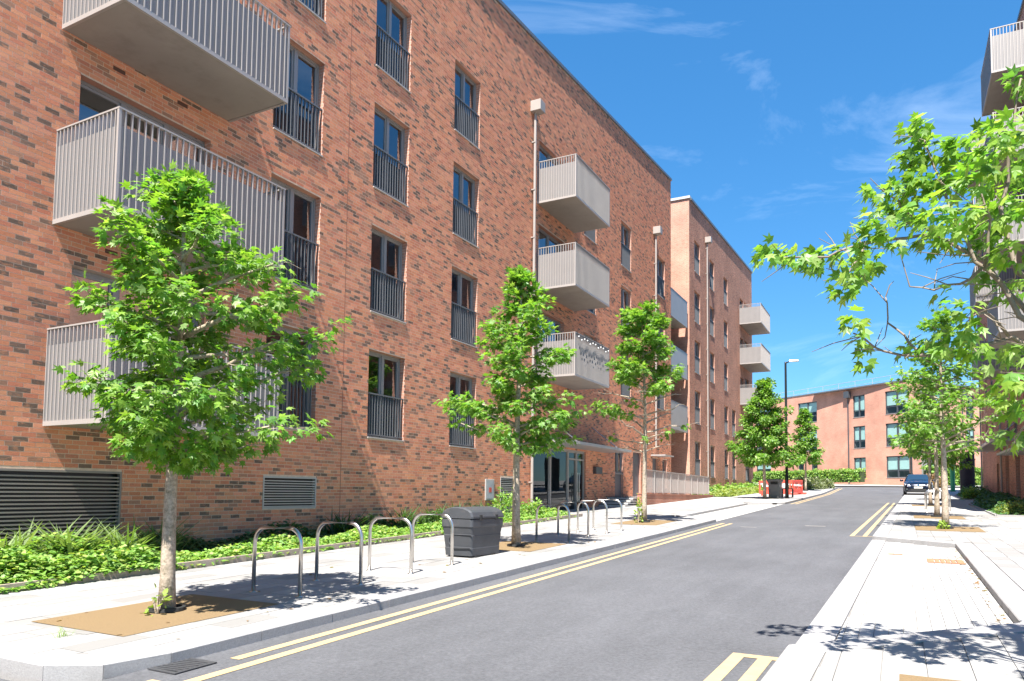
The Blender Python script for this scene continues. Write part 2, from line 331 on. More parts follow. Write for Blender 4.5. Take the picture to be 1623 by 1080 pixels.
# left pavement: slabs with open joints near by, sheet beyond
def slabs(parent, cells, lim=300):
    """cells: (x0,x1,y0,y1,dz); the largest in view become objects, the rest one mesh"""
    cells = sorted(cells, key=lambda c: (c[2]+c[3])**2/4 + (c[0]+c[1])**2/4)
    pal = [(.275,.268,.258),(.295,.288,.278),(.25,.243,.233),(.31,.303,.292),(.225,.218,.208),(.285,.275,.265)]
    inview = [c for c in cells if c[2] > 2.2 and -1.95 < c[0]/c[2] and c[0]/c[2] < .14]
    pick = set(inview[:lim]); cache = {}; rest = MB(); q = .003
    for c in cells:
        x0, x1, y0, y1, dz = c; k = random.randrange(6); jz = random.uniform(-.0015, .0015)
        if c in pick:
            key = (round(x1-x0, 2), round(y1-y0, 2), k)
            if key not in cache:
                m = MB(); w, h = (x1-x0)/2-q, (y1-y0)/2-q; zz = S*h
                m.hexa([(-w,-h,-.02-zz),(w,-h,-.02-zz),(w,h,-.02+zz),(-w,h,-.02+zz)], [(-w,-h,-zz),(w,-h,-zz),(w,h,zz),(-w,h,zz)], pal[k])
                cache[key] = m.mesh('paving_slab', M['slab'])
            ym = (y0+y1)/2
            obj('paving_slab', cache[key], parent, ((x0+x1)/2, ym, g(ym)+dz+jz))
        else:
            za, zb = g(y0)+dz+jz, g(y1)+dz+jz
            rest.hexa([(x0+q,y0+q,za-.02),(x1-q,y0+q,za-.02),(x1-q,y1-q,zb-.02),(x0+q,y1-q,zb-.02)], [(x0+q,y0+q,za),(x1-q,y0+q,za),(x1-q,y1-q,zb),(x0+q,y1-q,zb)], pal[k])
    if rest.v: tag(obj('paving', rest.mesh('paving', M['slab']), parent), kind='stuff')
def kerbrun(parent, pts, top, name='kerb_stone', wd=.3, L_=.915, drop=.3):
    """kerb stones along a polyline; the stones lie to the left of the walking direction"""
    for (a, b) in zip(pts[:-1], pts[1:]):
        a = Vector(a); b = Vector(b); d = b-a; n = max(1, round(d.length/L_)); t = d/d.length; nn = Vector((-t.y, t.x))
        for i in range(n):
            p = a+t*(d.length*i/n+.003); q = a+t*(d.length*(i+1)/n-.003); m = MB()
            c = (p+q)/2; zc = g(c.y); hj = random.uniform(-.002,.002); rj = random.uniform(-.002,.002)
            pts4 = [p, q, q+nn*wd, p+nn*wd]; pts4 = [x + nn*rj for x in pts4]
            bt = [(x.x-c.x, x.y-c.y, g(x.y)-zc-drop) for x in pts4]; ch = .012
            tp = [(x.x-c.x, x.y-c.y, g(x.y)-zc+top+hj) for x in pts4]
            e = [(u[0]+nn.x*ch, u[1]+nn.y*ch, u[2]) if k < 2 else u for k, u in enumerate(tp)]
            mid = [(u[0], u[1], u[2]-ch) if k < 2 else u for k, u in enumerate(tp)]
            m.add(bt + [mid[0], mid[1]] + e, [(0,3,2,1),(0,1,5,4),(4,5,7,6),(6,7,8,9),(1,2,8,7,5),(2,3,9,8),(3,0,4,6,9)])
            obj(name, m.mesh(name, M['granite']), parent, (c.x, c.y, zc))
BEDX = -9.42; SL = KL-.30
BAY0, BAY1, BAYX = 24.3, 38.3, -6.65                     # left loading bay
pl = MB()
def quadstrip(m, x0, x1, y0, y1, dz, step=3.0):
    ys = list(np.arange(y0, y1, step)) + [y1]
    for a, b in zip(ys[:-1], ys[1:]):
        m.add([(x0,a,g(a)+dz),(x1,a,g(a)+dz),(x1,b,g(b)+dz),(x0,b,g(b)+dz)], [(0,1,2,3)])
quadstrip(pl, -11.83, SL, 3.35, BAY0, KH-.012); quadstrip(pl, -11.83, BAYX-.3, BAY0, BAY1, KH-.012); quadstrip(pl, -11.83, SL, BAY1, 74.4, KH-.012)
pavl = tag(obj('pavement_left', pl.mesh('pavement_left', M['joint'])), kind='structure')
cells = []
def course(x0, x1, y0, y1, dz, w, ln, out):
    k = 0; nx = max(1, round((x1-x0)/w)); w = (x1-x0)/nx
    for i in range(nx):
        y = y0 - random.choice((0, .33, .5, .66))*ln
        while y < y1 - .02:
            a, b = max(y, y0), min(y+ln, y1)
            if b-a > .06: out.append((round(x0+i*w,4), round(x0+(i+1)*w,4), round(a,4), round(b,4), dz))
            y += ln
course(BEDX+.05, SL, 3.35, 18, KH, .3, .6, cells)
course(-11.8, SL, 18, BAY0, KH, .3, .6, cells); course(-11.8, BAYX-.3, BAY0, 34, KH, .3, .6, cells)
slabs(pavl, cells, 200)
quad = MB(); quadstrip(quad, -11.8, BAYX-.3, 34, BAY1, KH); quadstrip(quad, -11.8, SL, BAY1, 74.4, KH)
obj('far_paving', quad.mesh('far_paving', M['paved']), pavl)
kerbrun(pavl, [(-5.62,3.2),(KL-.12,3.42),(KL,3.9),(KL,BAY0-.9)], KH)
kerbrun(pavl, [(KL,BAY0-.9),(KL-.5,BAY0),(BAYX,BAY0+.9),(BAYX,BAY1-.9),(KL-.5,BAY1),(KL,BAY1+.9),(KL,74.4)], KH)
kerbrun(pavl, [(-16,3.05),(-5.62,3.2)], KH)
kx = MB(); quadstrip(kx, -16, BEDX, 3.3, 4.2, KH-.006); obj('paved_margin', kx.mesh('paved_margin', M['paved']), pavl)
tag(strip('loading_bay', BAYX, KL-.06, BAY0-.9, BAY1+.9, .006, M['paved'], 3), kind='structure')

# right pavement with its inset parking bay
PB = [(lambda y: kr(y))]
bay_near = lambda x: 6.45 + (x-kr(6.45))*1.08            # splayed ends
bay_far = lambda x: 18.7 - (x-kr(18.7))*.8
BX = 1.0
pr = MB()
pr_out = [(kr(-20), -20), (kr(6.45), 6.45), (BX, bay_near(BX)), (BX, bay_far(BX)), (kr(18.7), 18.7), (kr(73), 73), (kr(73)+.6, 74.4), (40, 74.4), (40, -20)]
def poly_sheet(m, pts, dz, ystep=2.5):
    ys = sorted(set([p[1] for p in pts] + list(np.arange(-20, 74.4, ystep))))
    def xl(y, s):                                     # left boundary just above / below y
        y += s*1e-5; c = []
        for (ax, ay), (bx, by) in zip(pts, pts[1:]+pts[:1]):
            if (ay-y)*(by-y) < 0: c.append(ax+(bx-ax)*(y-ay)/(by-ay))
        return min(c), max(c)
    for a, b in zip(ys[:-1], ys[1:]):
        x0, x1 = xl(a, 1); x2, x3 = xl(b, -1)
        m.add([(x0,a,g(a)+dz),(x1,a,g(a)+dz),(x3,b,g(b)+dz),(x2,b,g(b)+dz)], [(0,1,2,3)])
poly_sheet(pr, pr_out, KH-.012)
pavr = tag(obj('pavement_right', pr.mesh('pavement_right', M['joint'])), kind='structure')
cells = []
course(BX+.31, 4.9, 3, 32, KH, .3, .6, cells)
c2 = []; course(-1.0, BX+.31, 2.4, 8.6, KH, .3, .6, c2)
for c in c2:
    c = (max(c[0], round(max(kr(c[2]), kr(c[3]))+.305, 3)), *c[1:])
    if c[1]-c[0] > .04:
        lim = min(bay_near(c[0]), bay_near(c[1]))-.32 if c[1] > kr(6.45) else 99
        if c[3] <= lim: cells.append(c)
        elif lim-c[2] > .08: cells.append((c[0], c[1], c[2], lim, KH))
c2 = []; course(-.6, BX+.31, 17.0, 32, KH, .3, .6, c2)
for c in c2:
    c = (max(c[0], round(kr(c[3])+.305, 3)), *c[1:])
    if c[1]-c[0] > .04:
        lim = max(bay_far(c[0]), bay_far(c[1]))+.32
        if c[2] >= lim: cells.append(c)
        elif c[3]-lim > .08: cells.append((c[0], c[1], lim, c[3], KH))
slabs(pavr, cells, 100)
q2 = MB(); ys = list(np.arange(32, 74, 3))+[74.3]
for a, b in zip(ys[:-1], ys[1:]): q2.add([(kr(a)+.3,a,g(a)+KH),(30,a,g(a)+KH),(30,b,g(b)+KH),(kr(b)+.3,b,g(b)+KH)], [(0,1,2,3)])
obj('far_paving', q2.mesh('far_paving', M['paved']), pavr)
kerbrun(pavr, [(kr(73),73),(kr(18.7),18.7),(BX,bay_far(BX)),(BX,bay_near(BX)),(kr(6.45),6.45),(kr(-4),-4)], KH)
# bay surface: small setts
bs = MB(); ys = [6.9, 8.7, 10, 12, 14, 16, 18.4, 20.0]
bays = strip('parking_bay', 0, BX+.05, 6.2, 18.9, -.008, M['joint'], 1.5, x0f=lambda y: kr(y)+.02); tag(bays, kind='structure')
pal = [(.37,.36,.345),(.40,.39,.375),(.33,.32,.305),(.385,.375,.36)]
c2 = []; course(-.85, BX, 6.4, 18.8, .004, .12, .24, c2)
for (x0, x1, y0, y1, dz) in c2:
    x0 = max(x0, max(kr(y0), kr(y1))+.285)
    if x1-x0 < .02 or y0 < max(bay_near(x0), bay_near(x1)) or y1 > min(bay_far(x0), bay_far(x1)): continue
    q = .003; za, zb = g(y0)+.004, g(y1)+.004; k = random.choice(pal)
    bs.add([(x0+q,y0+q,za),(x1-q,y0+q,za),(x1-q,y1-q,zb),(x0+q,y1-q,zb)], [(0,1,2,3)], k)
tag(obj('sett_paving', bs.mesh('sett_paving', M['slab']), bays), kind='stuff')
m = MB(); ysf = np.linspace(6.5, 18.65, 14)
for a, b in zip(ysf[:-1], ysf[1:]):                   # flush kerb between road and bay
    kk = MB(); zc = g(a)
    x0a, x0b = kr(a), kr(b)
    kk.hexa([(x0a,a,zc-.1),(x0a+.28,a,zc-.1),(x0b+.28,b-.006,g(b)-.1),(x0b,b-.006,g(b)-.1)], [(x0a,a,zc+.014),(x0a+.28,a,zc+.014),(x0b+.28,b-.006,g(b)+.014),(x0b,b-.006,g(b)+.014)])
    obj('flush_kerb', kk.mesh('flush_kerb', M['granite']), bays)
# far pavement
tag(strip('far_pavement', -70, 60, 79.5, 130, .10, M['paved'], 6), kind='structure')

# painted lines, each its own sheet
def line(x0, x1, y0, y1, label, xf=None, group='double yellow lines', mt='yellow', nm='road_marking', cat='road marking'):
    m = MB(); ys = list(np.arange(y0, y1, 1.5))+[y1]; w = x1-x0
    for y in ys:
        a = (xf(y)+x0) if xf else x0
        m.v += [(a, y, g(y)+.004), (a+w, y, g(y)+.004)]
    for j in range(len(ys)-1): m.f.append((2*j, 2*j+1, 2*j+3, 2*j+2))
    return tag(obj(nm, m.mesh(nm, M[mt])), label, cat, group)
line(-4.86, -4.755, 4.25, 23.0, 'yellow no-parking line beside the left kerb, closer to the bicycle stands')
line(-4.62, -4.515, 2.0, 23.0, 'yellow no-parking line left of mid-road, running past the drain grate')
line(-4.86, -4.755, 2.0, 3.55, 'short yellow line stub beside the drain grate')
line(-4.95, -4.85, 39.6, 74.2, 'yellow line beside the kerb past the black lamp post', group='far yellow lines')
line(-4.72, -4.62, 39.6, 74.2, 'outer yellow line past the black lamp post', group='far yellow lines')
line(-.27, -.17, 19.7, 43.5, 'yellow line hugging the right kerb beyond the parking bay', xf=kr, group='right yellow lines')
line(-.55, -.45, 19.7, 43.5, 'outer yellow line on the right beyond the parking bay', xf=kr, group='right yellow lines')
line(-.55, -.05, 19.62, 19.70, 'short yellow bar closing the lines at the parking bay', xf=kr, group='yellow end bars')
line(-.42, -.31, 1.0, 6.25, 'outer yellow line ending at the raised pavement corner', xf=kr, group='right yellow lines')
line(-.20, -.09, 1.0, 6.25, 'yellow line against the kerb ending at the raised pavement corner', xf=kr, group='right yellow lines')
line(-.42, .02, 6.25, 6.36, 'yellow bar closing the near pair of right-hand lines', xf=kr, group='yellow end bars')
line(-2.45, -1.9, 22.9, 23.05, 'short worn pale dash in the middle of the road', mt='white_paint', group='worn dashes')
line(-4.05, -3.6, 21.6, 21.7, 'faint worn streak on the asphalt near the loading bay', mt='white_paint', group='worn dashes')

# tree pits (resin-bound gravel)
def pit(x0, x1, y0, y1, label, side=KH):
    m = MB(); m.add([(x0,y0,g(y0)+side+.005),(x1,y0,g(y0)+side+.005),(x1,y1,g(y1)+side+.005),(x0,y1,g(y1)+side+.005)], [(0,1,2,3)])
    tag(obj('tree_pit', m.mesh('tree_pit', M['resin'])), label, 'tree pit', 'tree pits')
pit(-7.35, -5.95, 4.05, 5.85, 'tan resin gravel patch round the tree before the first bicycle stand')
pit(-7.35, -5.95, 11.9, 13.6, 'tan resin gravel patch behind the grey grit bin')
pit(-7.3, -5.95, 19.7, 22.0, 'tan resin gravel patch round the half bare tree')
pit(.36, 1.85, 21.0, 22.9, 'tan gravel strip round the first tree beyond the parking bay')
pit(.42, 1.85, 26.8, 28.7, 'tan gravel strip round the second tree beyond the parking bay')
pit(.5, 1.9, 37.0, 38.8, 'tan gravel strip beyond the bicycle stands by the parked car')
pit(-.02, 2.0, 4.3, 5.85, 'tan gravel patch under the large overhanging tree')

# ------------------------------------------------------------------ brickwork
PAL = [(.53,.255,.165),(.50,.225,.145),(.56,.285,.19),(.48,.205,.145),(.52,.25,.18),(.43,.18,.13),(.55,.27,.195),(.48,.23,.16),(.40,.185,.14),(.28,.17,.135),(.125,.10,.09),(.16,.12,.105),(.34,.20,.155)]
PW = np.array([12,10,11,9,10,7,10,9,7,6,6.5,6.5,6.0]); PW = PW/PW.sum()
def facade(root, X, y0, y1, zb, top, openings, bricks=None, wallmat='mortar', out=1, depth=.22):
    """wall sheet in the plane x=X with openings cut and reveals; bricks=(ya,yb) lays real bricks there"""
    ys = sorted(set([y0, y1] + [o[0] for o in openings] + [o[1] for o in openings] + (list(bricks) if bricks else [])))
    ztop = min(top(y0), top(y1)); zs = sorted(set([zb] + [o[2] for o in openings] + [o[3] for o in openings]))
    def inside(y, z): return any(o[0] < y < o[1] and o[2] < z < o[3] for o in openings)
    parts = {}
    for a, b in zip(ys[:-1], ys[1:]):
        inb = bricks and bricks[0] <= (a+b)/2 <= bricks[1]
        m = parts.setdefault('mortar' if inb else wallmat, MB()); xx = X - .0018*out if inb else X
        zz = [z for z in zs if z < min(top(a), top(b))-.01] + [None]
        for c, d in zip(zz[:-1], zz[1:]):
            if d is None: m.add([(xx,a,c),(xx,b,c),(xx,b,top(b)),(xx,a,top(a))], [(0,1,2,3)] if out > 0 else [(3,2,1,0)])
            elif not inside((a+b)/2, (c+d)/2): m.add([(xx,a,c),(xx,b,c),(xx,b,d),(xx,a,d)], [(0,1,2,3)] if out > 0 else [(3,2,1,0)])
    first = None
    for k, m in parts.items():
        o = obj('wall', m.mesh('wall', M[k]), root)
    for (a, b, c, d) in openings:
        rv = MB()
        xi = X - depth*out; xo = X - .001*out
        vs = [(xo,a,c),(xo,b,c),(xo,b,d),(xo,a,d),(xi,a,c),(xi,b,c),(xi,b,d),(xi,a,d)]
        rv.add(vs, [(0,4,7,3),(1,2,6,5),(3,7,6,2),(0,1,5,4)])
        obj('reveal', rv.mesh('reveal', M['brickwall_end']), root)
    if not bricks: return
    ch, bl, jt = .075, .225, .010
    B = []
    nrow = int((max(top(bricks[0]), top(bricks[1]))-zb)/ch)
    for r in range(nrow):
        z0 = zb + r*ch + jt/2; z1 = z0 + ch - jt; zm = (z0+z1)/2
        cuts = [(o[0], o[1]) for o in openings if o[2] < z1-.012 and o[3] > z0+.012]
        off = (r % 2)*bl/2 + ((r*7) % 5 == 0)*bl/4
        y = bricks[0] - off
        while y < bricks[1]:
            segs = [(max(y, bricks[0])+jt/2, min(y+bl, bricks[1])-jt/2)]
            for (ca, cb) in cuts:
                ns = []
                for (sa, sb) in segs:
                    if cb <= sa or ca >= sb: ns.append((sa, sb)); continue
                    if sa < ca-.02: ns.append((sa, ca))
                    if sb > cb+.02: ns.append((cb, sb))
                segs = ns
            for (sa, sb) in segs:
                if sb-sa > .02 and z1 < top((sa+sb)/2): B.append((sa, sb, z0, z1))
            y += bl
    B = np.array(B); n = len(B)
    # colour index, with the streaky clustering of dark bricks
    ci = rng.choice(len(PAL), n, p=PW)
    full = (B[:,1]-B[:,0]) > bl-jt-.004
    ym = (B[:,0]+B[:,1])/2; zm = (B[:,2]+B[:,3])/2
    dist = np.sqrt(X**2+ym**2+(zm-1.5)**2)
    inv = (ym/abs(X) > .53) & (zm < 8)
    cand = np.where(full & inv)[0]; pick = cand[np.argsort(dist[cand])[:300]]
    isp = np.zeros(n, bool); isp[pick] = True
    jx = rng.uniform(-.0006, .0006, n); xf = X + jx*1.0; xb = np.full(n, X - .012*out)
    Bq = B[~isp]; xq = xf[~isp]; xbq = xb[~isp]; k = len(Bq)
    V = np.empty((k, 8, 3))
    for i, (yi, zi) in enumerate(((0,2),(1,2),(1,3),(0,3))):
        V[:,i,0] = xq; V[:,i,1] = Bq[:,yi]; V[:,i,2] = Bq[:,zi]
        V[:,i+4,0] = xbq; V[:,i+4,1] = Bq[:,yi]; V[:,i+4,2] = Bq[:,zi]
    base = (np.arange(k)*8)[:,None,None]
    F = (np.array([[0,1,2,3],[0,4,5,1],[1,5,6,2],[2,6,7,3],[3,7,4,0]])[None]+base).reshape(-1,4)
    pal = np.array(PAL)
    T = np.repeat(np.clip(pal[ci[~isp]]*np.array([1.25,1.07,.89])*rng.uniform(.88,1.12,(k,1)), 0, 1), 8, axis=0)
    tag(obj('brickwork', npmesh('brickwork', V.reshape(-1,3), F, M['brick'], T), root), kind='stuff')
    cache = {}
    hy, hz = (bl-jt)/2, (ch-jt)/2
    for i in pick:
        c = int(ci[i])
        if c not in cache:
            mm = MB(); mm.box(-.012, 0, -hy, hy, -hz, hz, tuple(np.array(PAL[c])*np.array([1.25,1.07,.89]))); cache[c] = mm.mesh('brick', M['brick'])
        obj('brick', cache[c], root, (xf[i], ym[i], zm[i]))

# ------------------------------------------------------------------ windows and balconies (local: outward +X, width along Y, up Z)
CACHE = {}
def cached(key, fn):
    if key not in CACHE: CACHE[key] = fn()
    return CACHE[key]
def win(root, X, y0, y1, z0, z1, out=1, panes=2, guard='bars', name='window', fr='frame', room=True, blind=None, inset=.16, transom=0, glass='glass', sill=True, curtain=0, flare=.9):
    w, h = round(y1-y0-.006, 3), round(z1-z0-.006, 3); loc = (X, (y0+y1)/2, z0+.003); rot = (0,0,0) if out > 0 else (0,0,math.pi)
    def frm():
        m = MB(); t = .055; xa, xb = -inset-.07, -inset
        m.box(xa,xb,-w/2,-w/2+t,0,h); m.box(xa,xb,w/2-t,w/2,0,h); m.box(xa,xb,-w/2+t,w/2-t,0,t); m.box(xa,xb,-w/2+t,w/2-t,h-t,h)
        for i in range(1, panes):
            y = -w/2+w*i/panes; m.box(xa,xb+.012,y-.05,y+.05,t,h-t)
        if transom: m.box(xa,xb+.008,-w/2+t,w/2-t,h*transom-.035,h*transom+.035)
        pw = w/panes
        for i in range(panes):                       # sashes
            a = -w/2+pw*i+(t if i == 0 else .05); b = -w/2+pw*(i+1)-(t if i == panes-1 else .05); s = .045; xs = xb-.02
            m.box(xa,xs,a,a+s,t,h-t); m.box(xa,xs,b-s,b,t,h-t); m.box(xa,xs,a+s,b-s,t,t+s); m.box(xa,xs,a+s,b-s,h-t-s,h-t)
        return m.mesh(name, M[fr])
    o = obj(name, cached(('f',w,h,panes,fr,inset,transom), frm), root, loc, rot)
    pw = w/panes
    def pn():
        m = MB(); m.add([(0,-pw/2+.03,.06),(0,pw/2-.03,.06),(0,pw/2-.03,h-.06),(0,-pw/2+.03,h-.06)], [(0,1,2,3)]); return m.mesh('pane', M[glass])
    for i in range(panes):
        obj('pane', cached(('p',round(pw,3),h,glass), pn), o, (-inset-.045, -w/2+pw*(i+.5), 0), (0,R(random.uniform(-.15,.15)),R(random.uniform(-.25,.25))), rel=True)
    if sill:
        def sl():
            m = MB(); m.box(-inset,.035,-w/2+.002,w/2-.002,-.028,.002); return m.mesh('sill', M['sill'])
        obj('sill', cached(('s',w,inset), sl), o, (0,0,.004), rel=True)
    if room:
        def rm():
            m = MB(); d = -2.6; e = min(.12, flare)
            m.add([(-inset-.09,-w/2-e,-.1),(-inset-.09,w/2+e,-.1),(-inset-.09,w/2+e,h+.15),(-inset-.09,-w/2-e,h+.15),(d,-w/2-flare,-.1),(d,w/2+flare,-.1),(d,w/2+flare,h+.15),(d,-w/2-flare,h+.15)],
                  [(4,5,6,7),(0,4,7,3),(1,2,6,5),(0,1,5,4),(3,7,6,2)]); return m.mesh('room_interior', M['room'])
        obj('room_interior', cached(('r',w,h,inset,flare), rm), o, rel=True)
    if curtain:
        cw = w*curtain
        def cu():
            m = MB(); n = 14
            for i in range(n+1):
                y = -w/2+.06+cw*i/n; x = -inset-.16+.03*math.sin(i*2.2); m.v += [(x,y,.08),(x,y,h-.08)]
            for i in range(n): m.f.append((2*i,2*i+2,2*i+3,2*i+1))
            return m.mesh('curtain', M['curtain'])
        obj('curtain', cached(('c',w,h,curtain), cu), o, rel=True)
    if blind:
        def bl_():
            m = MB(); m.box(-inset-.115,-inset-.105,-w/2+.03,w/2-.03,h*(1-blind),h-.03); return m.mesh('roller_blind', M['blind'])
        obj('roller_blind', cached(('b',w,h,blind), bl_), o, rel=True)
    if guard:
        gh = 1.12; gx = -.05
        def tr_():
            m = MB(); m.box(gx-.03,gx+.03,-w/2+.003,w/2-.003,gh-.015,gh+.02); return m.mesh('top_rail', M['guard'])
        def brl():
            m = MB(); m.box(gx-.02,gx+.02,-w/2+.003,w/2-.003,.06,.085); return m.mesh('bottom_rail', M['guard'])
        def gj():
            m = MB(); n = round(w/.11)
            for i in range(1, n): m.box(gx-.02,gx+.02,-w/2+w*i/n-.007,-w/2+w*i/n+.007,.085,gh-.015)
            return m.mesh('guard_bars', M['guard'])
        obj('top_rail', cached(('gt',w), tr_), o, rel=True); obj('bottom_rail', cached(('gbt',w), brl), o, rel=True)
        if guard == 'joined': tag(obj('guard_bars', cached(('gj',w), gj), o, rel=True), kind='stuff')
        if guard == 'bars':
            def gb():
                m = MB(); m.box(gx-.022,gx+.022,-.007,.007,.085,gh-.015); return m.mesh('guard_bar', M['guard'])
            n = round(w/.11); ms = cached('guardbar', gb)
            for i in range(1, n): obj('guard_bar', ms, o, (0,-w/2+w*i/n,0), rel=True)
    return o
def balcony(root, X, y0, y1, z0, h=1.53, depth=1.6, out=1, single=True, panel_gap=.27, pitch=.112):
    w = round(y1-y0, 3); loc = (X, (y0+y1)/2, z0); rot = (0,0,0) if out > 0 else (0,0,math.pi)
    def slab():
        m = MB(); m.box(.001,depth-.055,-w/2+.055,w/2-.055,0,.20)
        return m.mesh('balcony', M['soffit'])
    o = obj('balcony', cached(('bs',w,depth), slab), root, loc, rot)
    def fascia():                                      # edge trim round the slab
        m = MB(); m.box(depth-.05,depth-.004,-w/2,w/2,-.012,.06); m.box(.004,depth-.05,-w/2,-w/2+.05,-.012,.06); m.box(.004,depth-.05,w/2-.05,w/2,-.012,.06)
        return m.mesh('edge_trim', M['slat'])
    obj('edge_trim', cached(('ef',w,depth), fascia), o, rel=True)
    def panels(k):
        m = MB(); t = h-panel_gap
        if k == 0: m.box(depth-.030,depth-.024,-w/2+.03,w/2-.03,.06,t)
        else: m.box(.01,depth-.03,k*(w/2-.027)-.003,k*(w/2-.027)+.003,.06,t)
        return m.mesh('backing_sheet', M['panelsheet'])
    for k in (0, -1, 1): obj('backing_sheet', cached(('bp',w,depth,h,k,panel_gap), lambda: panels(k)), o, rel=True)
    def rail():
        m = MB(); m.box(depth-.06,depth+.004,-w/2-.004,w/2+.004,h-.025,h); m.box(.004,depth-.06,-w/2-.004,-w/2+.05,h-.025,h); m.box(.004,depth-.06,w/2-.05,w/2+.004,h-.025,h)
        m.box(depth-.05,depth-.006,-w/2,-w/2+.045,.06,h-.025); m.box(depth-.05,depth-.006,w/2-.045,w/2,.06,h-.025)
        return m.mesh('handrail', M['slat'])
    obj('handrail', cached(('br',w,depth,h), rail), o, rel=True)
    def slat(rotd):
        m = MB(); m.box(-.020,.022,-.009,.009,.06,h-.025) if not rotd else m.box(-.009,.009,-.020,.022,.06,h-.025); return m.mesh('slat', M['slat'])
    nf = round(w/pitch); ns = round(depth/.098)
    pos = [(depth-.024, -w/2+w*i/nf, 0) for i in range(1, nf)]; sid = []
    for s in (-1, 1): sid += [(depth*i/ns, s*(w/2-.022), 1) for i in range(0, ns)]
    if single:
        a = cached(('sl',h,0), lambda: slat(0)); b = cached(('sl',h,1), lambda: slat(1))
        for (x, y, k) in pos+sid: obj('slat', b if k else a, o, (max(x,.014),y,0), rel=True)
    else:
        def row():
            m = MB()
            for (x, y, k) in pos+sid:
                x = max(x, .014)
                if k: m.box(x-.009,x+.009,y-.020,y+.022,.06,h-.025)
                else: m.box(x-.020,x+.022,y-.009,y+.009,.06,h-.025)
            return m.mesh('slat_row', M['slat'])
        tag(obj('slat_row', cached(('sr',w,depth,h), row), o, rel=True), kind='stuff')
    return o
def louvre(root, X, y0, y1, z0, z1, pitch, mt, out=1):
    o_m = MB(); t = .035; w = y1-y0; h = z1-z0
    o_m.box(-.07,.012,-w/2,-w/2+t,0,h); o_m.box(-.07,.012,w/2-t,w/2,0,h); o_m.box(-.07,.012,-w/2+t,w/2-t,0,t); o_m.box(-.07,.012,-w/2+t,w/2-t,h-t,h)
    o = obj('louvre_vent', o_m.mesh('louvre_vent', M[mt]), root, (X,(y0+y1)/2,z0), (0,0,0 if out > 0 else math.pi))
    b = MB(); b.box(-.13,-.12,-w/2,w/2,0,h); obj('backing', b.mesh('backing', M['black']), o, rel=True)
    n = int((h-2*t)/pitch); ms = MB(); q = w/2-t
    lp = pitch*.42; ms.add([(0,-q,0),(0,q,0),(0,q,lp),(0,-q,lp),(-.065,q,pitch*.22),(-.065,-q,pitch*.22),(-.065,q,pitch*.22+.008),(-.065,-q,pitch*.22+.008)], [(0,1,2,3),(3,2,6,7),(1,0,5,4),(4,5,7,6),(0,3,7,5),(1,4,6,2)])
    me = ms.mesh('louvre_blade', M[mt])
    for i in range(n): obj('louvre_blade', me, o, (0,0,t+pitch*(i+.1)), rel=True)
    return o
def downpipe(root, X, y, z0, z1, out=1, hopper=.42, nm='downpipe'):
    m = MB(); m.tube([(X+.11*out,y,z0),(X+.11*out,y,z1)], .05, 12)
    z = z0+1.2
    while z < z1: m.box(X+(.001 if out > 0 else -.14),X+(.14 if out > 0 else -.001),y-.065,y+.065,z,z+.04); z += 1.8
    o = obj(nm, m.mesh(nm, M['pipe']), root)
    k = MB(); a = hopper/2
    k.box(min(X+.001*out,X+hopper*out),max(X+.001*out,X+hopper*out),y-a,y+a,z1,z1+hopper*.95)
    bev(obj('hopper', k.mesh('hopper', M['pipe']), o), .015)
    return o
def airbrick(root, X, y, z, out=1):
    m = MB(); m.box(X-.01,X+.004,y-.11,y+.11,z-.04,z+.03)
    o = obj('vent_brick', m.mesh('vent_brick', mat_air), root)
mat_air = mat('air_brick', (.11,.05,.035), .8, var=.1)

# ------------------------------------------------------------------ apartment building (left)
XL = -11.8
roof1 = lambda y: 18.14 + (y-20.58)*.0984
B1 = thing('apartment_building', (XL, 20, g(20)), 'long red brick apartment block with sloping parapet and stacked grey balconies behind the grit bin', 'building')
lev = [2.83, 6.05, 9.285, 12.515]
wins = []; op = []
for (a, b, ks, dz) in ((11.0,12.52,(0,1,2,3),0), (14.38,15.9,(0,1,2,3),0), (18.16,19.69,(0,1,2,3),.01), (28.55,30.0,(1,2,3),.09), (33.28,34.8,(1,2,3),.13), (39.3,40.8,(1,2,3),.17)):
    for k in ks: wins.append((a, b, lev[k]+dz, lev[k]+dz+2.245, k))
wins.append((11.0,12.52,15.74,16.6,4))
doors = [(6.87,9.43,z+.22,hd) for z, hd in ((2.45,5.1),(5.66,8.30),(8.88,11.53))] 
doors2 = [(24.08,26.5,z+.22,hd) for z, hd in ((5.70,8.32),(8.99,11.58),(12.28,14.83))]
ent = (23.72,28.85,.58,3.22)
vents = [(3.2,7.88,.30,1.76),(11.03,12.61,1.07,1.765),(21.34,22.36,.72,1.97)]
dk = [(32.5,33.65,1.17,3.5),(35.1,36.4,1.17,3.55),(38.4,39.4,1.2,3.4),(40.3,41.2,1.75,3.4)]
op = [w[:4] for w in wins]+doors+doors2+[ent]+vents+dk
facade(B1, XL, -14, 42.07, -.6, roof1, op, bricks=(2.4, 42.07), wallmat='brickwall')
m = MB()                                               # body behind the facade
m.add([(XL,42.07,-.6),(-27,42.07,-.6),(-27,42.07,roof1(42.07)),(XL,42.07,roof1(42.07))], [(0,1,2,3)])
m.add([(XL,-14,-.6),(-27,-14,-.6),(-27,-14,roof1(-14)),(XL,-14,roof1(-14))], [(3,2,1,0)])
m.add([(-27,-14,-.6),(-27,42.07,-.6),(-27,42.07,roof1(42.07)),(-27,-14,roof1(-14))], [(0,1,2,3)])
obj('side_wall', m.mesh('side_wall', M['brickwall_end']), B1)
m = MB(); za, zb = roof1(-14)-.15, roof1(42.07)-.15
m.add([(XL-.02,-14,za),(-27,-14,za),(-27,42.07,zb),(XL-.02,42.07,zb)], [(0,3,2,1)]); obj('roof', m.mesh('roof', M['coping']), B1)
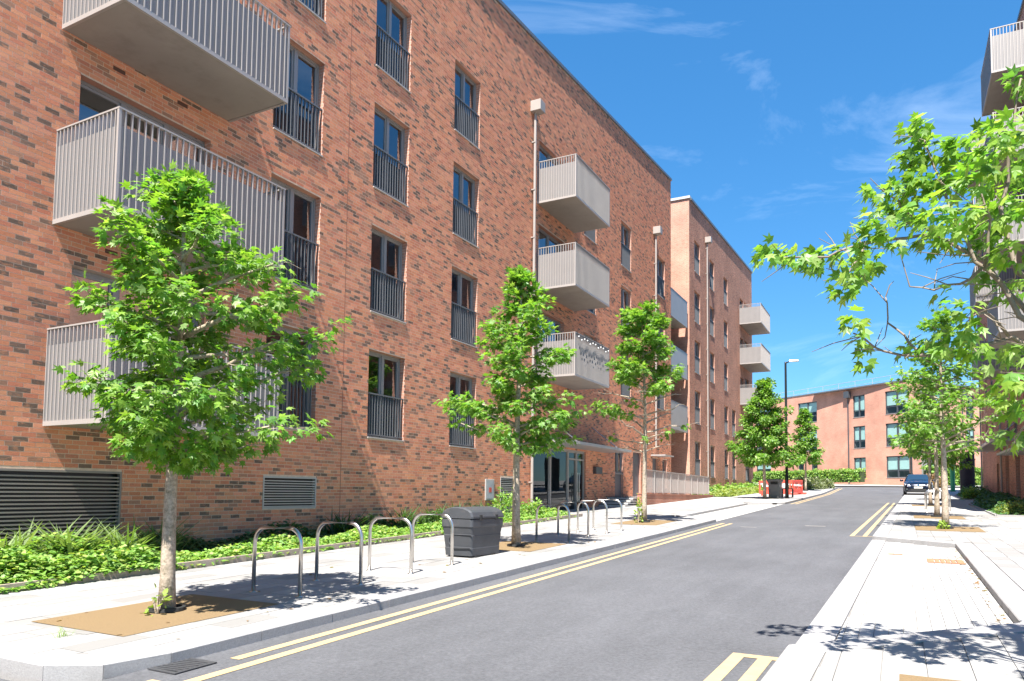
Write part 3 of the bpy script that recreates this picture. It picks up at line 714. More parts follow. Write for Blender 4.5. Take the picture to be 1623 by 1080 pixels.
m = MB(); za, zb = roof1(-14), roof1(42.07)
m.hexa([(XL+.07,-14.05,za),(XL-.35,-14.05,za),(XL-.35,42.12,zb),(XL+.07,42.12,zb)], [(XL+.07,-14.05,za+.13),(XL-.35,-14.05,za+.13),(XL-.35,42.12,zb+.13),(XL+.07,42.12,zb+.13)])
obj('coping', m.mesh('coping', M['coping']), B1)
for i, (a, b, c, d, k) in enumerate(wins):
    win(B1, XL, a, b, c, d, guard='bars' if a < 21 else 'joined', curtain=(.22 if i % 3 == 1 else 0))
for d_ in doors: win(B1, XL, *d_, panes=3, guard=None, name='balcony_door', sill=False)
for d_ in doors2: win(B1, XL, *d_, panes=2, guard=None, name='balcony_door', sill=False, curtain=.3)
for z in (2.45,5.665,8.88): balcony(B1, XL, 6.53, 9.87, z)
for z in (5.70,8.99,12.29): balcony(B1, XL, 23.9, 27.4, z, h=1.58, single=False)
louvre(B1, XL, *vents[0][:2], *vents[0][2:], .062, 'louvre'); louvre(B1, XL, *vents[1][:2], *vents[1][2:], .055, 'louvre_grey'); louvre(B1, XL, *vents[2][:2], *vents[2][2:], .062, 'louvre_grey')
downpipe(B1, XL, 23.5, .62, 15.55); downpipe(B1, XL, 38.7, 4.0, 15.85)
for (y, z) in ((24.72,15.67),(26.04,15.7),(24.76,12.08),(26.05,12.08),(24.76,8.8),(26.05,8.8),(7.52,8.71),(8.78,8.72),(7.52,5.5),(8.78,5.5)): airbrick(B1, XL, y, z)
m = MB(); m.box(XL-.004,XL+.0035,13.42,13.434,.4,roof1(13.4)-.02); obj('movement_joint', m.mesh('movement_joint', mat('sealant',(.25,.11,.07),.8)), B1)
# globe lamp seen through a window
m = MB(); m.lathe([(.02,-.17),(.09,-.15),(.15,-.08),(.17,0),(.15,.08),(.09,.15),(.02,.17)], 14)
for z in (7.95, 11.1): obj('globe_lamp', m.mesh('globe_lamp', M['lamp_globe'], True) if z < 9 else bpy.data.meshes['globe_lamp'], B1, (XL-.75, 18.75, z))
# service panel, letter box
m = MB(); m.box(XL+.004,XL+.045,20.3,20.86,1.2,1.89); p = bev(obj('service_cabinet', m.mesh('service_cabinet', M['louvre_grey']), B1), .01)
m = MB(); m.box(XL+.046,XL+.05,20.36,20.80,1.26,1.83); obj('cabinet_glass', m.mesh('cabinet_glass', mat('cabinet_pane',(.42,.42,.44),.15)), p)
m = MB(); m.box(XL+.0505,XL+.054,20.50,20.66,1.46,1.62); obj('red_sign', m.mesh('red_sign', M['red_plastic']), p)
m = MB(); m.box(XL+.004,XL+.16,29.7,30.45,2.31,2.62); bev(obj('letter_box', m.mesh('letter_box', M['darkframe']), B1), .01)
# entrance screen
X0 = XL-.12
E_ = win(B1, XL, ent[0]+.0, 27.15, .62, 3.22, panes=2, guard=None, name='entrance_screen', fr='metal', sill=False, inset=.06, room=False, glass='glass_dark')
D_ = win(B1, XL, 27.15, ent[1], .62, 3.22, panes=2, guard=None, name='entrance_door', fr='metal', sill=False, inset=.06, room=False, transom=.86, glass='glass_dark')
m = MB()
for y in (27.9, 28.1): m.tube([(XL+.02,y,1.1),(XL+.02,y,2.3)], .018, 8)
obj('door_pull', m.mesh('door_pull', M['steel']), D_)
m = MB(); m.add([(XL-.3,ent[0]-.4,.6),(XL-.3,ent[1]+.4,.6),(XL-.3,ent[1]+.4,3.3),(XL-.3,ent[0]-.4,3.3),(-16,ent[0]-.4,.6),(-16,ent[1]+.4,.6),(-16,ent[1]+.4,3.3),(-16,ent[0]-.4,3.3)], [(4,5,6,7),(0,4,7,3),(1,2,6,5),(0,1,5,4),(3,7,6,2)])
obj('lobby_interior', m.mesh('lobby_interior', M['room']), B1)
m = MB(); m.box(XL+.002,XL+1.25,23.75,31.2,3.30,3.41); c = obj('canopy', m.mesh('canopy', M['canopy']), B1)
for y in (25.2, 29.6):
    k = MB(); k.tube([(XL+.01,y,4.3),(XL+1.15,y,3.42)], .018, 8); obj('canopy_tie', k.mesh('canopy_tie', M['steel']), c)
# grey service doors
for i, (a, b, c_, d_) in enumerate(dk[:3]):
    m = MB(); m.box(XL-.16,XL-.11,a+.003,b-.003,c_,c_+1.22 if i < 1 else d_-.003); o = obj('service_door', m.mesh('service_door', M['greydoor']), B1)
    if i == 0: win(B1, XL, a+.003, b-.003, c_+1.23, d_, panes=2, guard=None, name='window', inset=.08, sill=True)
    else:
        m = MB(); m.box(XL-.108,XL-.07,a+.12,a+.15,c_+.95,c_+1.15); obj('handle', m.mesh('handle', M['steel']), o)
win(B1, XL, *dk[3], panes=1, guard=None)
m = MB(); m.box(XL+.002,XL+.8,38.1,39.8,3.5,3.57); obj('canopy', m.mesh('canopy', M['canopy']), B1)
# recessed link with balconies
m = MB(); m.add([(-14.2,42.07,-.6),(-14.2,46.39,-.6),(-14.2,46.39,16.9),(-14.2,42.07,16.9)], [(0,1,2,3)]); obj('recessed_wall', m.mesh('recessed_wall', M['brickwall']), B1)
for i, z in enumerate((5.35, 8.75, 12.12)):
    m = MB(); m.box(-14.19,-11.86,42.08,46.0,z,z+.22); o = obj('inset_balcony', m.mesh('inset_balcony', M['soffit']), B1)
    m = MB(); m.box(-11.858,-11.83,42.09,46.0,z-.01,z+1.62); obj('front_sheet', m.mesh('front_sheet', M['slat']), o)
    m = MB(); m.box(-11.90,-11.82,42.08,46.02,z+1.625,z+1.68); obj('handrail', m.mesh('handrail', M['guard']), o)

# ------------------------------------------------------------------ second block (left, farther)
roof2 = lambda y: 20.78 + (y-46.39)*.0562
B2 = thing('apartment_building', (XL, 57, g(57)), 'second red brick apartment block with pale sunlit end wall, standing past the half bare tree', 'building')
lv2 = [(2.65,4.95),(6.13,8.35),(9.53,11.72),(12.95,15.07),(16.35,18.5)]
cols = [(47.75,49.3,5,0),(52.2,53.65,5,0),(56.97,58.4,5,0),(59.92,61.38,2,0),(65.6,67.4,5,0)]
w2 = [(a,b,lv2[k][0],lv2[k][1]) for (a,b,n,_) in cols for k in range(n)] + [(63.5,65.0,z+.25,z+2.4) for z in (9.1,12.55,16.0)]
facade(B2, XL, 46.39, 69.3, -.2, roof2, w2, wallmat='brickwall')
for (a,b,c,d) in w2: win(B2, XL, a, b, c, d, panes=2 if b-a < 1.6 else 3, guard='joined', room=True)
m = MB(); t1, t2 = roof2(46.39), roof2(69.3)
m.add([(XL,46.39,-.2),(-27,46.39,-.2),(-27,46.39,t1),(XL,46.39,t1)], [(3,2,1,0)]); obj('end_wall', m.mesh('end_wall', M['brickwall_end']), B2); m = MB(); m.add([(XL,69.3,-.2),(-27,69.3,-.2),(-27,69.3,t2),(XL,69.3,t2)], [(0,1,2,3)])
obj('end_wall', m.mesh('end_wall', M['brickwall_end']), B2)
m = MB(); m.add([(XL-.02,46.39,t1-.1),(-27,46.39,t1-.1),(-27,69.3,t2-.1),(XL-.02,69.3,t2-.1)], [(0,3,2,1)]); obj('roof', m.mesh('roof', M['coping']), B2)
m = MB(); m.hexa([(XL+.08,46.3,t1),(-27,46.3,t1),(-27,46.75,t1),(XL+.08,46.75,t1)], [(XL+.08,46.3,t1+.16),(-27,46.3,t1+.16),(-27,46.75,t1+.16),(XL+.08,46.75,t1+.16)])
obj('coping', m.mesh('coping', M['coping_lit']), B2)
m = MB(); m.hexa([(XL+.08,46.76,t1+.01),(XL-.4,46.76,t1+.01),(XL-.4,69.4,t2),(XL+.08,69.4,t2)], [(XL+.08,46.76,t1+.17),(XL-.4,46.76,t1+.17),(XL-.4,69.4,t2+.16),(XL+.08,69.4,t2+.16)])
obj('coping', m.mesh('coping', M['coping']), B2)
for z in (9.1,12.55,16.0): balcony(B2, XL, 63.3, 68.2, z, h=1.66, depth=1.78, single=False)
downpipe(B2, XL, 51.0, 1.4, 19.2)

# ramp wall, railing and steps before the building
RX = -10.3
w = thing('low_brick_wall', (RX, 39, g(39)), 'low red brick ramp wall under the grey railing', 'wall')
m = MB(); m.hexa([(RX-.2,31.85,g(31.8)),(RX,31.85,g(31.8)),(RX,46.2,g(46)),(RX-.2,46.2,g(46))], [(RX-.2,31.85,1.44),(RX,31.85,1.44),(RX,46.2,1.36),(RX-.2,46.2,1.36)]); obj('wall', m.mesh('wall', M['lowbrick']), w)
m = MB(); m.hexa([(RX-.22,31.83,1.443),(RX+.02,31.83,1.443),(RX+.02,46.22,1.363),(RX-.22,46.22,1.363)], [(RX-.22,31.83,1.49),(RX+.02,31.83,1.49),(RX+.02,46.22,1.41),(RX-.22,46.22,1.41)]); obj('coping', m.mesh('coping', M['lowbrick']), w)
rl = thing('railing', (RX-.1, 39, 1.47), 'grey metal railing of upright bars standing on the low brick wall', 'railing')
m = MB(); m.hexa([(RX-.13,32.7,2.56),(RX-.07,32.7,2.56),(RX-.07,45.5,2.5),(RX-.13,45.5,2.5)], [(RX-.13,32.7,2.60),(RX-.07,32.7,2.60),(RX-.07,45.5,2.54),(RX-.13,45.5,2.54)]); obj('top_rail', m.mesh('top_rail', M['slat']), rl)
pm = MB(); pm.box(-.03,.03,-.025,.025,0,1.12); pm = pm.mesh('post', M['slat']); bm_ = MB(); bm_.box(-.004,.004,-.008,.008,0,1.0); bm_ = bm_.mesh('bar', M['slat'])
for i in range(10):
    y = 32.73+12.74*i/9; obj('post', pm, rl, (RX-.1,y,1.46-.08*(y-32)/14))
for i in range(9):
    y0 = 32.73+12.74*i/9; m = MB()
    for k in range(1, 21): y = y0+12.74/9*k/21; zz = 1.52-.07*(y-32)/14; m.box(RX-.106,RX-.096,y-.012,y+.012,zz,zz+1.03)
    m.box(RX-.112,RX-.09,y0+.03,y0+12.74/9-.03,1.52-.07*(y0-31)/14,1.545-.07*(y0-32)/14)
    obj('bar_panel', m.mesh('bar_panel', M['slat']), rl)
st = thing('entrance_steps', (-10.9, 31, g(31)), 'pale concrete steps with dark nosings beside the ramp wall', 'steps')
for i in range(4):
    z0 = g(31)+KH; m = MB(); y0 = 30.35+i*.36; m.box(-11.78,RX-.25,y0,34.5,z0-.05+i*.105,z0+(i+1)*.105); obj('step', m.mesh('step', M['concrete']), st)
    m = MB(); m.box(-11.77,RX-.26,y0-.004,y0+.05,z0+(i+1)*.105-.035,z0+(i+1)*.105+.004); obj('nosing', m.mesh('nosing', M['iron']), st)
m = MB(); m.box(-11.78,RX-.21,34.51,46.2,.3,1.24); tag(obj('ramp_landing', m.mesh('ramp_landing', M['concrete'])), 'raised concrete landing behind the ramp railing', 'landing')

# ------------------------------------------------------------------ right-hand block
XR = 5.0
roof3 = lambda y: 22.2 + (y-36)*.05
B3 = thing('apartment_building', (XR, 30, g(30)), 'red brick apartment block with projecting balconies on the side of the parked car', 'building')
w3 = []
for (a, b) in ((26.2,27.6),(33.6,34.9),(41.5,42.6),(44.2,45.3),(47.6,48.7),(51,52.1),(54.2,55.3)):
    for k, z in enumerate((4.3,7.3,10.4,13.4,16.4)): w3.append((a,b,z,z+2.1))
dr3 = [(a,b,z+.25,z+2.45) for (a,b) in ((29.5,31.9),(37.1,39.3)) for z in (7.1,10.15,13.2,16.2)] + [(37.1,39.3,4.2,6.4)]
gd = [(30.0,31.2,.95,3.1),(33.0,34.2,1.0,3.1),(41.0,42.4,1.2,3.6),(44.8,46.2,1.3,3.8),(49,50,1.6,3.4)]
facade(B3, XR, 24.5, 58, -.6, roof3, w3+dr3+gd, wallmat='brickwall', out=-1)
for (a,b,c,d) in w3: win(B3, XR, a, b, c, d, out=-1, guard='joined')
for (a,b,c,d) in dr3: win(B3, XR, a, b, c, d, out=-1, guard=None, name='balcony_door', sill=False)
for i, (a,b,c,d) in enumerate(gd): win(B3, XR, a, b, c, d, out=-1, guard=None, name='entrance_door', fr='darkframe', sill=False, panes=1 if i % 2 else 2)
for (a, b, zs) in ((29.3,32.6,(7.1,10.15,13.2,16.2)),(36.9,39.6,(6.9,9.95,13.0,16.0))):
    for z in zs: balcony(B3, XR, a, b, z, h=1.58, depth=1.92, out=-1, single=False)
m = MB()
for yy, rev in ((58,0),(24.5,1)):
    m.add([(XR,yy,-.6),(20,yy,-.6),(20,yy,roof3(yy)),(XR,yy,roof3(yy))], [(3,2,1,0) if rev else (0,1,2,3)]); obj('end_wall', m.mesh('end_wall', M['brickwall_end']), B3); m = MB()
m.add([(20,24.5,-.6),(20,58,-.6),(20,58,roof3(58)),(20,24.5,roof3(24.5))], [(0,1,2,3)])
obj('end_wall', m.mesh('end_wall', M['brickwall_end']), B3)
m = MB(); m.add([(XR+.02,24.5,roof3(24.5)-.1),(20,24.5,roof3(24.5)-.1),(20,58,roof3(58)-.1),(XR+.02,58,roof3(58)-.1)], [(0,1,2,3)]); obj('roof', m.mesh('roof', M['coping']), B3)
m = MB(); m.hexa([(XR-.07,24.5,roof3(24.5)),(XR+.35,24.5,roof3(24.5)),(XR+.35,58.05,roof3(58)),(XR-.07,58.05,roof3(58))], [(XR-.07,24.5,roof3(24.5)+.14),(XR+.35,24.5,roof3(24.5)+.14),(XR+.35,58.05,roof3(58)+.14),(XR-.07,58.05,roof3(58)+.14)]); obj('coping', m.mesh('coping', M['coping']), B3)
downpipe(B3, XR, 46.9, 1.3, 19, out=-1); downpipe(B3, XR, 57.4, 1.5, 19, out=-1)
m = MB(); m.box(3.95,XR-.002,40.5,50.5,4.12,4.22); c = obj('canopy', m.mesh('canopy', M['canopy']), B3)
for y in (41.5, 49.5):
    k = MB(); k.tube([(XR-.01,y,5.1),(4.05,y,4.23)], .02, 8); obj('canopy_tie', k.mesh('canopy_tie', M['steel']), c)
m = MB(); m.box(3.5,XR-.002,28.4,35.0,3.16,3.24); obj('canopy', m.mesh('canopy', M['canopy']), B3)
# ------------------------------------------------------------------ office block closing the street
def office(A, C, zroof, cols, label, pipes=(), full=True):
    A = Vector(A); C = Vector(C); ln = (C-A).length; u = (C-A)/ln; ang = math.atan2(-u.x, u.y)
    r = thing('office_building', (0,0,0), label, 'building')
    opn = [c[:4] for c in cols]
    facade(r, 0, 0, ln, 0, lambda y: zroof, opn, wallmat='brick_pale', depth=.14)
    for (a,b,c,d,n,bl) in cols:
        win(r, 0, a, b, c, d, panes=n, guard=None, fr='darkframe', blind=bl, inset=.08, transom=.32 if b-a > 1.3 else 0, glass='glass_far', sill=True, flare=.04)
    m = MB(); m.box(-.4,.06,0,ln,zroof,zroof+.12); obj('coping', m.mesh('coping', M['coping']), r)
    m = MB(); m.add([(-.02,0,zroof-.1),(-12,0,zroof-.1),(-12,ln,zroof-.1),(-.02,ln,zroof-.1)], [(0,3,2,1)]); obj('roof', m.mesh('roof', M['coping']), r)
    for y in pipes:
        k = MB(); k.tube([(.1,y,2.2),(.1,y,zroof-1.0)], .06, 10); p = obj('downpipe', k.mesh('downpipe', M['darkframe']), r)
        k = MB(); k.box(.005,.4,y-.32,y+.32,zroof-1.0,zroof-.3); obj('hopper', k.mesh('hopper', M['darkframe']), p)
    k = MB()
    for i in range(int(ln/2.2)): k.tube([(-1.2,.5+i*2.2,zroof-.1),(-1.2,.5+i*2.2,zroof+.95)], .022, 6)
    k.tube([(-1.2,.5,zroof+.95),(-1.2,ln-.6,zroof+.95)], .022, 6); k.tube([(-1.2,.5,zroof+.5),(-1.2,ln-.6,zroof+.5)], .018, 6)
    obj('roof_railing', k.mesh('roof_railing', M['louvre_grey']), r)
    r.location = (A.x, A.y, 0); r.rotation_euler = (0,0,ang)
    return r
rows = [(3.3,5.5),(6.5,8.85),(9.8,12.15)]
cols = []
for k, (c, d) in enumerate(rows):
    cols += [(27.6,29.1,c,d,2,.62 if k < 2 else .7),(31.55,34.2,c,d,2,.62)]
    if k: cols += [(19.9,22.7,c,d,2,.5)]
    cols += [(13,15.5,c,d,2,.4),(7,9.5,c,d,2,.5)]
cols += [(19.8,20.7,4.2,5.4,1,.3),(21.8,22.7,4.2,5.5,1,None)]
office((-26,102.8), (1.1,81.7), 13.0, cols, 'three storey pale orange brick office facing down the street behind the clipped hedge', pipes=(27.05,))
cols = [(9.4,10.9,c,d,2,.4) for c, d in rows] + [(14,16.5,c,d,2,.5) for c, d in rows] + [(3,5.6,c,d,2,.5) for c, d in rows]
office((1.104,81.703), (20,109.6), 13.0, cols, 'return wing of the pale brick office behind the dark sign board', pipes=(8.6,))

# ------------------------------------------------------------------ leaves
def star():
    c = np.array([0, .30]); out = [(0.0, -.0)]
    angs = [-18, 38, 90, 142, 198]; ln = [.46, .60, .70, .60, .46]; nt_ = [.27, .26, .26, .27]
    for i, (a, r) in enumerate(zip(angs, ln)):
        out.append((c[0]+r*math.cos(R(a)), c[1]+r*math.sin(R(a))))
        if i < 4:
            b = (angs[i]+angs[i+1])/2; out.append((c[0]+nt_[i]*math.cos(R(b)), c[1]+nt_[i]*math.sin(R(b))))
    P = np.array([tuple(c)]+out); V = np.c_[P, -.22*((P-c)**2).sum(1)+.03]
    n = len(out); F = np.array([(0, 1+i, 1+(i+1) % n) for i in range(n)])
    return V, F
def oval():
    P = np.array([(0,0),(.30,.35),(.22,.75),(0,1),(-.22,.75),(-.30,.35)]); V = np.c_[P, [0,.05,.0,-.12,.0,.05]]
    return V, np.array([(0,1,5),(1,2,4),(1,4,5),(2,3,4)])
def blade():
    P = np.array([(-.03,0),(.03,0),(.024,.5),(-.024,.5),(0,1)]); V = np.c_[P, [0,0,-.06,-.06,-.42]]
    return V, np.array([(0,1,2),(0,2,3),(3,2,4)])
STAR, OVAL, BLADE = star(), oval(), blade()
def leafmesh(name, tmpl, pos, axis, nrm, size, tint, mt):
    """one leaf per row: base position, direction of the tip, approximate normal"""
    V0, F0 = tmpl; n = len(pos)
    y = axis/np.linalg.norm(axis, axis=1, keepdims=True); x = np.cross(y, nrm); x /= np.linalg.norm(x, axis=1, keepdims=True)+1e-9; z = np.cross(x, y)
    V = pos[:,None] + size[:,None,None]*(V0[None,:,0:1]*x[:,None]+V0[None,:,1:2]*y[:,None]+V0[None,:,2:3]*z[:,None])
    F = (F0[None]+(np.arange(n)*len(V0))[:,None,None]).reshape(-1,3)
    return npmesh(name, V.reshape(-1,3), F, mt, np.repeat(tint, len(V0), axis=0))
LEAFPAL = np.array([(.20,.34,.045),(.15,.29,.04),(.25,.38,.055),(.12,.24,.035),(.33,.44,.11),(.16,.33,.065),(.21,.35,.05),(.30,.42,.14)])
def leafset(centres, radii, dens, size, r, outward=None, droop=.5):
    """scatter leaves round shoot points"""
    P, A, Nn = [], [], []
    cen = outward
    for c, rad in zip(centres, radii):
        k = max(4, int(dens*rad*rad/.0225))
        d = r.normal(size=(k,3)); d /= np.linalg.norm(d, axis=1, keepdims=True); d[:,2] *= .75
        rr = rad*r.uniform(.25,1,(k,1))**.7; p = np.array(c)+d*rr
        o = d.copy()*.6
        if cen is not None:
            q = p-np.array(cen); q[:,2] *= .3; q /= np.linalg.norm(q, axis=1, keepdims=True)+1e-6; o += q*.7
        ax = o+np.array([0,0,-droop])+r.normal(size=(k,3))*.35
        nn = np.array([0,0,1.0])+o*.55+r.normal(size=(k,3))*.45
        P.append(p); A.append(ax); Nn.append(nn)
    P, A, Nn = map(np.concatenate, (P, A, Nn)); n = len(P)
    T = LEAFPAL[r.integers(0, len(LEAFPAL), n)]*np.array([.90,1.0,1.0])*r.uniform(.62,1.1,(n,1))
    return P, A, Nn, size*r.uniform(.7,1.25,n), T
CR = np.array([RIGHT.x, RIGHT.y])                       # a fixed compass direction used for lopsided crowns
def tree(base, H, z0, prof, seed, label, nb=26, leaf=.13, dens=10, trunk_r=.075, tmpl=STAR, bare=(0,0), clump=.17, group='young sweetgum trees', lean=(0,0), rv=(.8,1.08)):
    """prof: list of (height fraction, reach towards -CR, reach towards +CR)"""
    r = np.random.default_rng(seed); bx, by = base; zb = g(by)+KH-.01
    root = thing('sweetgum_tree', (bx,by,zb), label, 'tree', group)
    hs = [p[0] for p in prof]; lf = [p[1] for p in prof]; rt = [p[2] for p in prof]
    tp = []; nseg = 12
    for i in range(nseg+1):
        f = i/nseg; w = .05*H/6
        tp.append(np.array([bx+lean[0]*f+w*math.sin(f*5+seed)*f, by+lean[1]*f+w*math.cos(f*4.3+seed*2)*f, zb+H*.97*f]))
    tr = [trunk_r*(1.12 if i == 0 else 1)*(1-.88*(i/nseg)**.9)+.006 for i in range(nseg+1)]
    tm = MB(); tm.tube(tp, tr, 10)
    def tpos(z):
        f = min(max((z-zb)/(H*.97), 0), 1)*nseg; i = min(int(f), nseg-1); return tp[i]+(tp[i+1]-tp[i])*(f-i)
    cs, rs = [], []; dm = MB()
    for b in range(nb):
        f = z0/H + (1-z0/H)*((b+.5)/nb)**1.12; az = b*2.39996+r.uniform(-.35,.35)
        d2 = np.array([math.cos(az), math.sin(az)]); ca = d2@CR
        reach = (np.interp(f, hs, lf)*(1-ca)+np.interp(f, hs, rt)*(1+ca))/2*r.uniform(*rv)
        zs = zb+f*H - reach*.30; s = tpos(max(zs, zb+z0*.85)); rise = reach*r.uniform(.15,.5)
        pts = [s]; n = 5
        for i in range(1, n+1):
            t = i/n; pts.append(s+np.array([d2[0]*reach*t, d2[1]*reach*t, rise*(t-.25*t*t)])+r.normal(size=3)*.03*reach*t)
        r0 = max(.008, min(.032, .018*reach+.006))
        tm.tube(pts, [r0*(1-.8*i/n)+.003 for i in range(n+1)], 6)
        isbare = bare[0] < f < bare[1] and r.uniform() < .8
        tips = [(pts[i], .5+.12*i) for i in range(2, n+1)]
        nt2 = max(2, int(reach*5))
        for k in range(nt2):
            i = r.integers(1, n+1); p = pts[i]; dd = np.array([*(d2*.6+r.normal(size=2)*.55), r.uniform(-.15,.6)]); dd /= np.linalg.norm(dd)
            l = reach*r.uniform(.15,.38); e = p+dd*l
            mid = p+dd*l*.5+r.normal(size=3)*.02
            tm.tube([p, mid, e], [.006,.004,.0025], 5, False)
            tips.append((e, .85))
            if isbare and r.uniform() < .8:
                for _ in range(2): tm.tube([mid, mid+np.array([*(r.normal(size=2)*.12), r.uniform(0,.22)])], [.003,.0015], 4, False)
        if isbare:
            if r.uniform() < .35: cs.append(pts[-1]); rs.append(clump*.6)
            continue
        for (p, w) in tips:
            if r.uniform() < .93: cs.append(p); rs.append(clump*w*r.uniform(.75,1.25))
    for i in range(4): cs.append(tp[-1]+np.array([*(r.normal(size=2)*.07), -.12*i])); rs.append(clump*.75)
    obj('trunk', tm.mesh('trunk', M['bark'], True), root)
    P, A, Nn, sz, T = leafset(cs, rs, dens, leaf, r, outward=tpos(zb+H*.55))
    tag(obj('crown', leafmesh('crown', tmpl, P, A, Nn, sz, T, M['leaf']), root), kind='stuff')
    rm = MB(); rm.lathe([(.17,.0),(.185,.012),(.18,.045),(.15,.05),(.145,.02)], 20); obj('tree_collar', rm.mesh('tree_collar', M['rubber']), root, (bx,by,zb+.008))
    return root, len(P)
nl = 0
# heights along the trunk are fractions; reaches in metres
t1 = [(.28,.2,.3),(.34,.45,.6),(.42,.8,1.05),(.5,.75,1.3),(.6,.55,1.4),(.68,.65,1.4),(.75,1.0,1.35),(.82,.6,1.1),(.88,.7,.5),(.93,.65,.25),(1,.12,.12)]
nl += tree((-6.70,5.03), 4.62, 1.62, t1, 11, 'leafy sweetgum with a full crown before the first bicycle stand and the big louvre', nb=50, leaf=.10, dens=21, trunk_r=.075, clump=.185, rv=(.62,1.1))[1]
t2 = [(.36,.6,.6),(.42,1.15,1.1),(.5,1.25,.9),(.6,.85,.8),(.7,.75,.95),(.8,.65,.75),(.9,.4,.4),(1,.12,.12)]
nl += tree((-6.66,12.72), 5.55, 2.1, t2, 23, 'sweetgum with an airy pale green crown growing behind the grey grit bin', nb=42, leaf=.12, dens=15, trunk_r=.085, clump=.195, rv=(.6,1.2))[1]
t3 = [(.36,1.2,.9),(.45,1.3,1.3),(.55,1.1,1.35),(.65,1.25,1.0),(.75,.9,.8),(.85,.75,.8),(.95,.6,.6),(1,.3,.3)]
nl += tree((-6.66,20.85), 6.45, 2.3, t3, 31, 'half bare sweetgum with dead pale twigs in its lower crown', nb=40, leaf=.14, dens=15, trunk_r=.075, clump=.23, bare=(.33,.62))[1]
t4 = [(.25,.9,.9),(.32,1.5,1.5),(.45,1.45,1.55),(.6,1.15,1.25),(.75,.95,1.0),(.88,.55,.6),(1,.15,.15)]
nl += tree((-6.95,44.6), 7.0, 2.3, t4, 41, 'bushy sweetgum beside the grey litter bin and the black lamp post', nb=44, leaf=.17, dens=10, trunk_r=.10, clump=.33, tmpl=OVAL)[1]
nl += tree((-6.8,64.5), 6.8, 2.6, [(a_,b_*.75,c_*.75) for a_, b_, c_ in t4], 43, 'sweetgum behind the red plastic barriers', nb=34, leaf=.19, dens=7, trunk_r=.09, clump=.30, tmpl=OVAL)[1]
tr_ = [(.34,.5,.5),(.42,.9,1.1),(.52,1.1,1.3),(.62,1.0,.9),(.75,.95,.8),(.86,.7,.6),(.94,.4,.35),(1,.15,.15)]
nl += tree((1.05,22.0), 5.75, 2.2, tr_, 52, 'sweetgum standing in the first gravel strip beyond the parking bay', nb=38, leaf=.13, dens=9, trunk_r=.085, clump=.2, bare=(.3,.48))[1]
nl += tree((1.10,27.9), 5.3, 2.3, tr_, 57, 'sweetgum standing in the second gravel strip beyond the parking bay', nb=30, leaf=.15, dens=6, trunk_r=.08, clump=.22, tmpl=OVAL)[1]
nl += tree((1.25,37.9), 5.2, 2.3, tr_, 61, 'sweetgum standing just before the parked car', nb=26, leaf=.16, dens=6, trunk_r=.08, clump=.24, tmpl=OVAL)[1]
nl += tree((2.1,46.5), 4.6, 2.1, tr_, 64, 'smaller sweetgum beside the parked car, its foliage yellowish', nb=24, leaf=.17, dens=6, trunk_r=.07, clump=.25, tmpl=OVAL)[1]

# the large tree overhanging the right pavement: trunk off to the side, long boughs over the road edge
r = np.random.default_rng(77)
RB = thing('sweetgum_tree', (1.35,5.35,g(5.35)+KH-.01), 'large leafed sweetgum whose boughs overhang the near right pavement', 'tree', 'young sweetgum trees')
tm = MB(); tk = [(1.35,5.35,.2),(1.33,5.38,.8),(1.25,5.43,1.5),(1.12,5.5,2.1),(1.1,5.55,2.8),(1.18,5.55,3.6),(1.2,5.5,4.4),(1.22,5.5,5.2)]
tm.tube(tk, [.10,.085,.08,.075,.06,.045,.03,.012], 12)
CL = [[-.83,5.51,3.29,.107],[-.76,5.85,3.36,.117],[-.62,5.66,3.27,.117],[-.55,5.91,3.29,.126],[-.44,5.94,3.34,.097],[-.27,5.32,3.14,.122],[-.29,5.26,2.91,.126],[-.24,5.87,3.16,.136],[-.15,5.24,3.22,.117],[-.08,5.21,3.29,.126],[-.14,6.05,3.29,.126],[-.01,5.47,3.21,.097],[.06,5.87,3.58,.156],[-.06,5.47,3.59,.126],[.12,5.65,3.67,.165],[.19,5.12,3.25,.165],[.1,5.65,3.86,.136],[.15,5.9,4.14,.117],[.2,5.53,4.03,.088],[.3,5.77,3.91,.165],[.32,5.69,3.65,.165],[.31,5.02,3.18,.165],[.25,5.78,3.27,.136],[.47,5.6,3.84,.165],[.47,5.28,3.5,.175],[.54,4.98,3.6,.165],[.71,5.9,3.79,.175],[.7,5.47,3.86,.146],[.76,5.74,4.28,.097],[.5,5.92,3.48,.146],[.58,5.74,3.31,.146],[.68,5.96,3.55,.165],[.69,5.38,3.3,.146],[.55,5.83,3.2,.126],[.64,5.44,3.04,.136],[.77,5.98,2.92,.146],[.53,5.92,3.02,.088],[.37,5.06,2.62,.107],[.39,5.1,2.51,.088],[-.23,5.19,2.63,.097],[-.24,6.01,2.64,.097],[-.2,5.43,2.42,.068],[.04,5.64,2.5,.058],[.21,5.28,2.47,.107],[.33,5.51,2.5,.126],[.42,5.37,2.45,.107],[.29,5.34,2.8,.068],[.64,5.59,2.26,.117],[.69,5.59,2.1,.136],[.69,5.94,1.92,.107],[.72,5.7,2.44,.117],[.65,5.97,2.49,.088]]
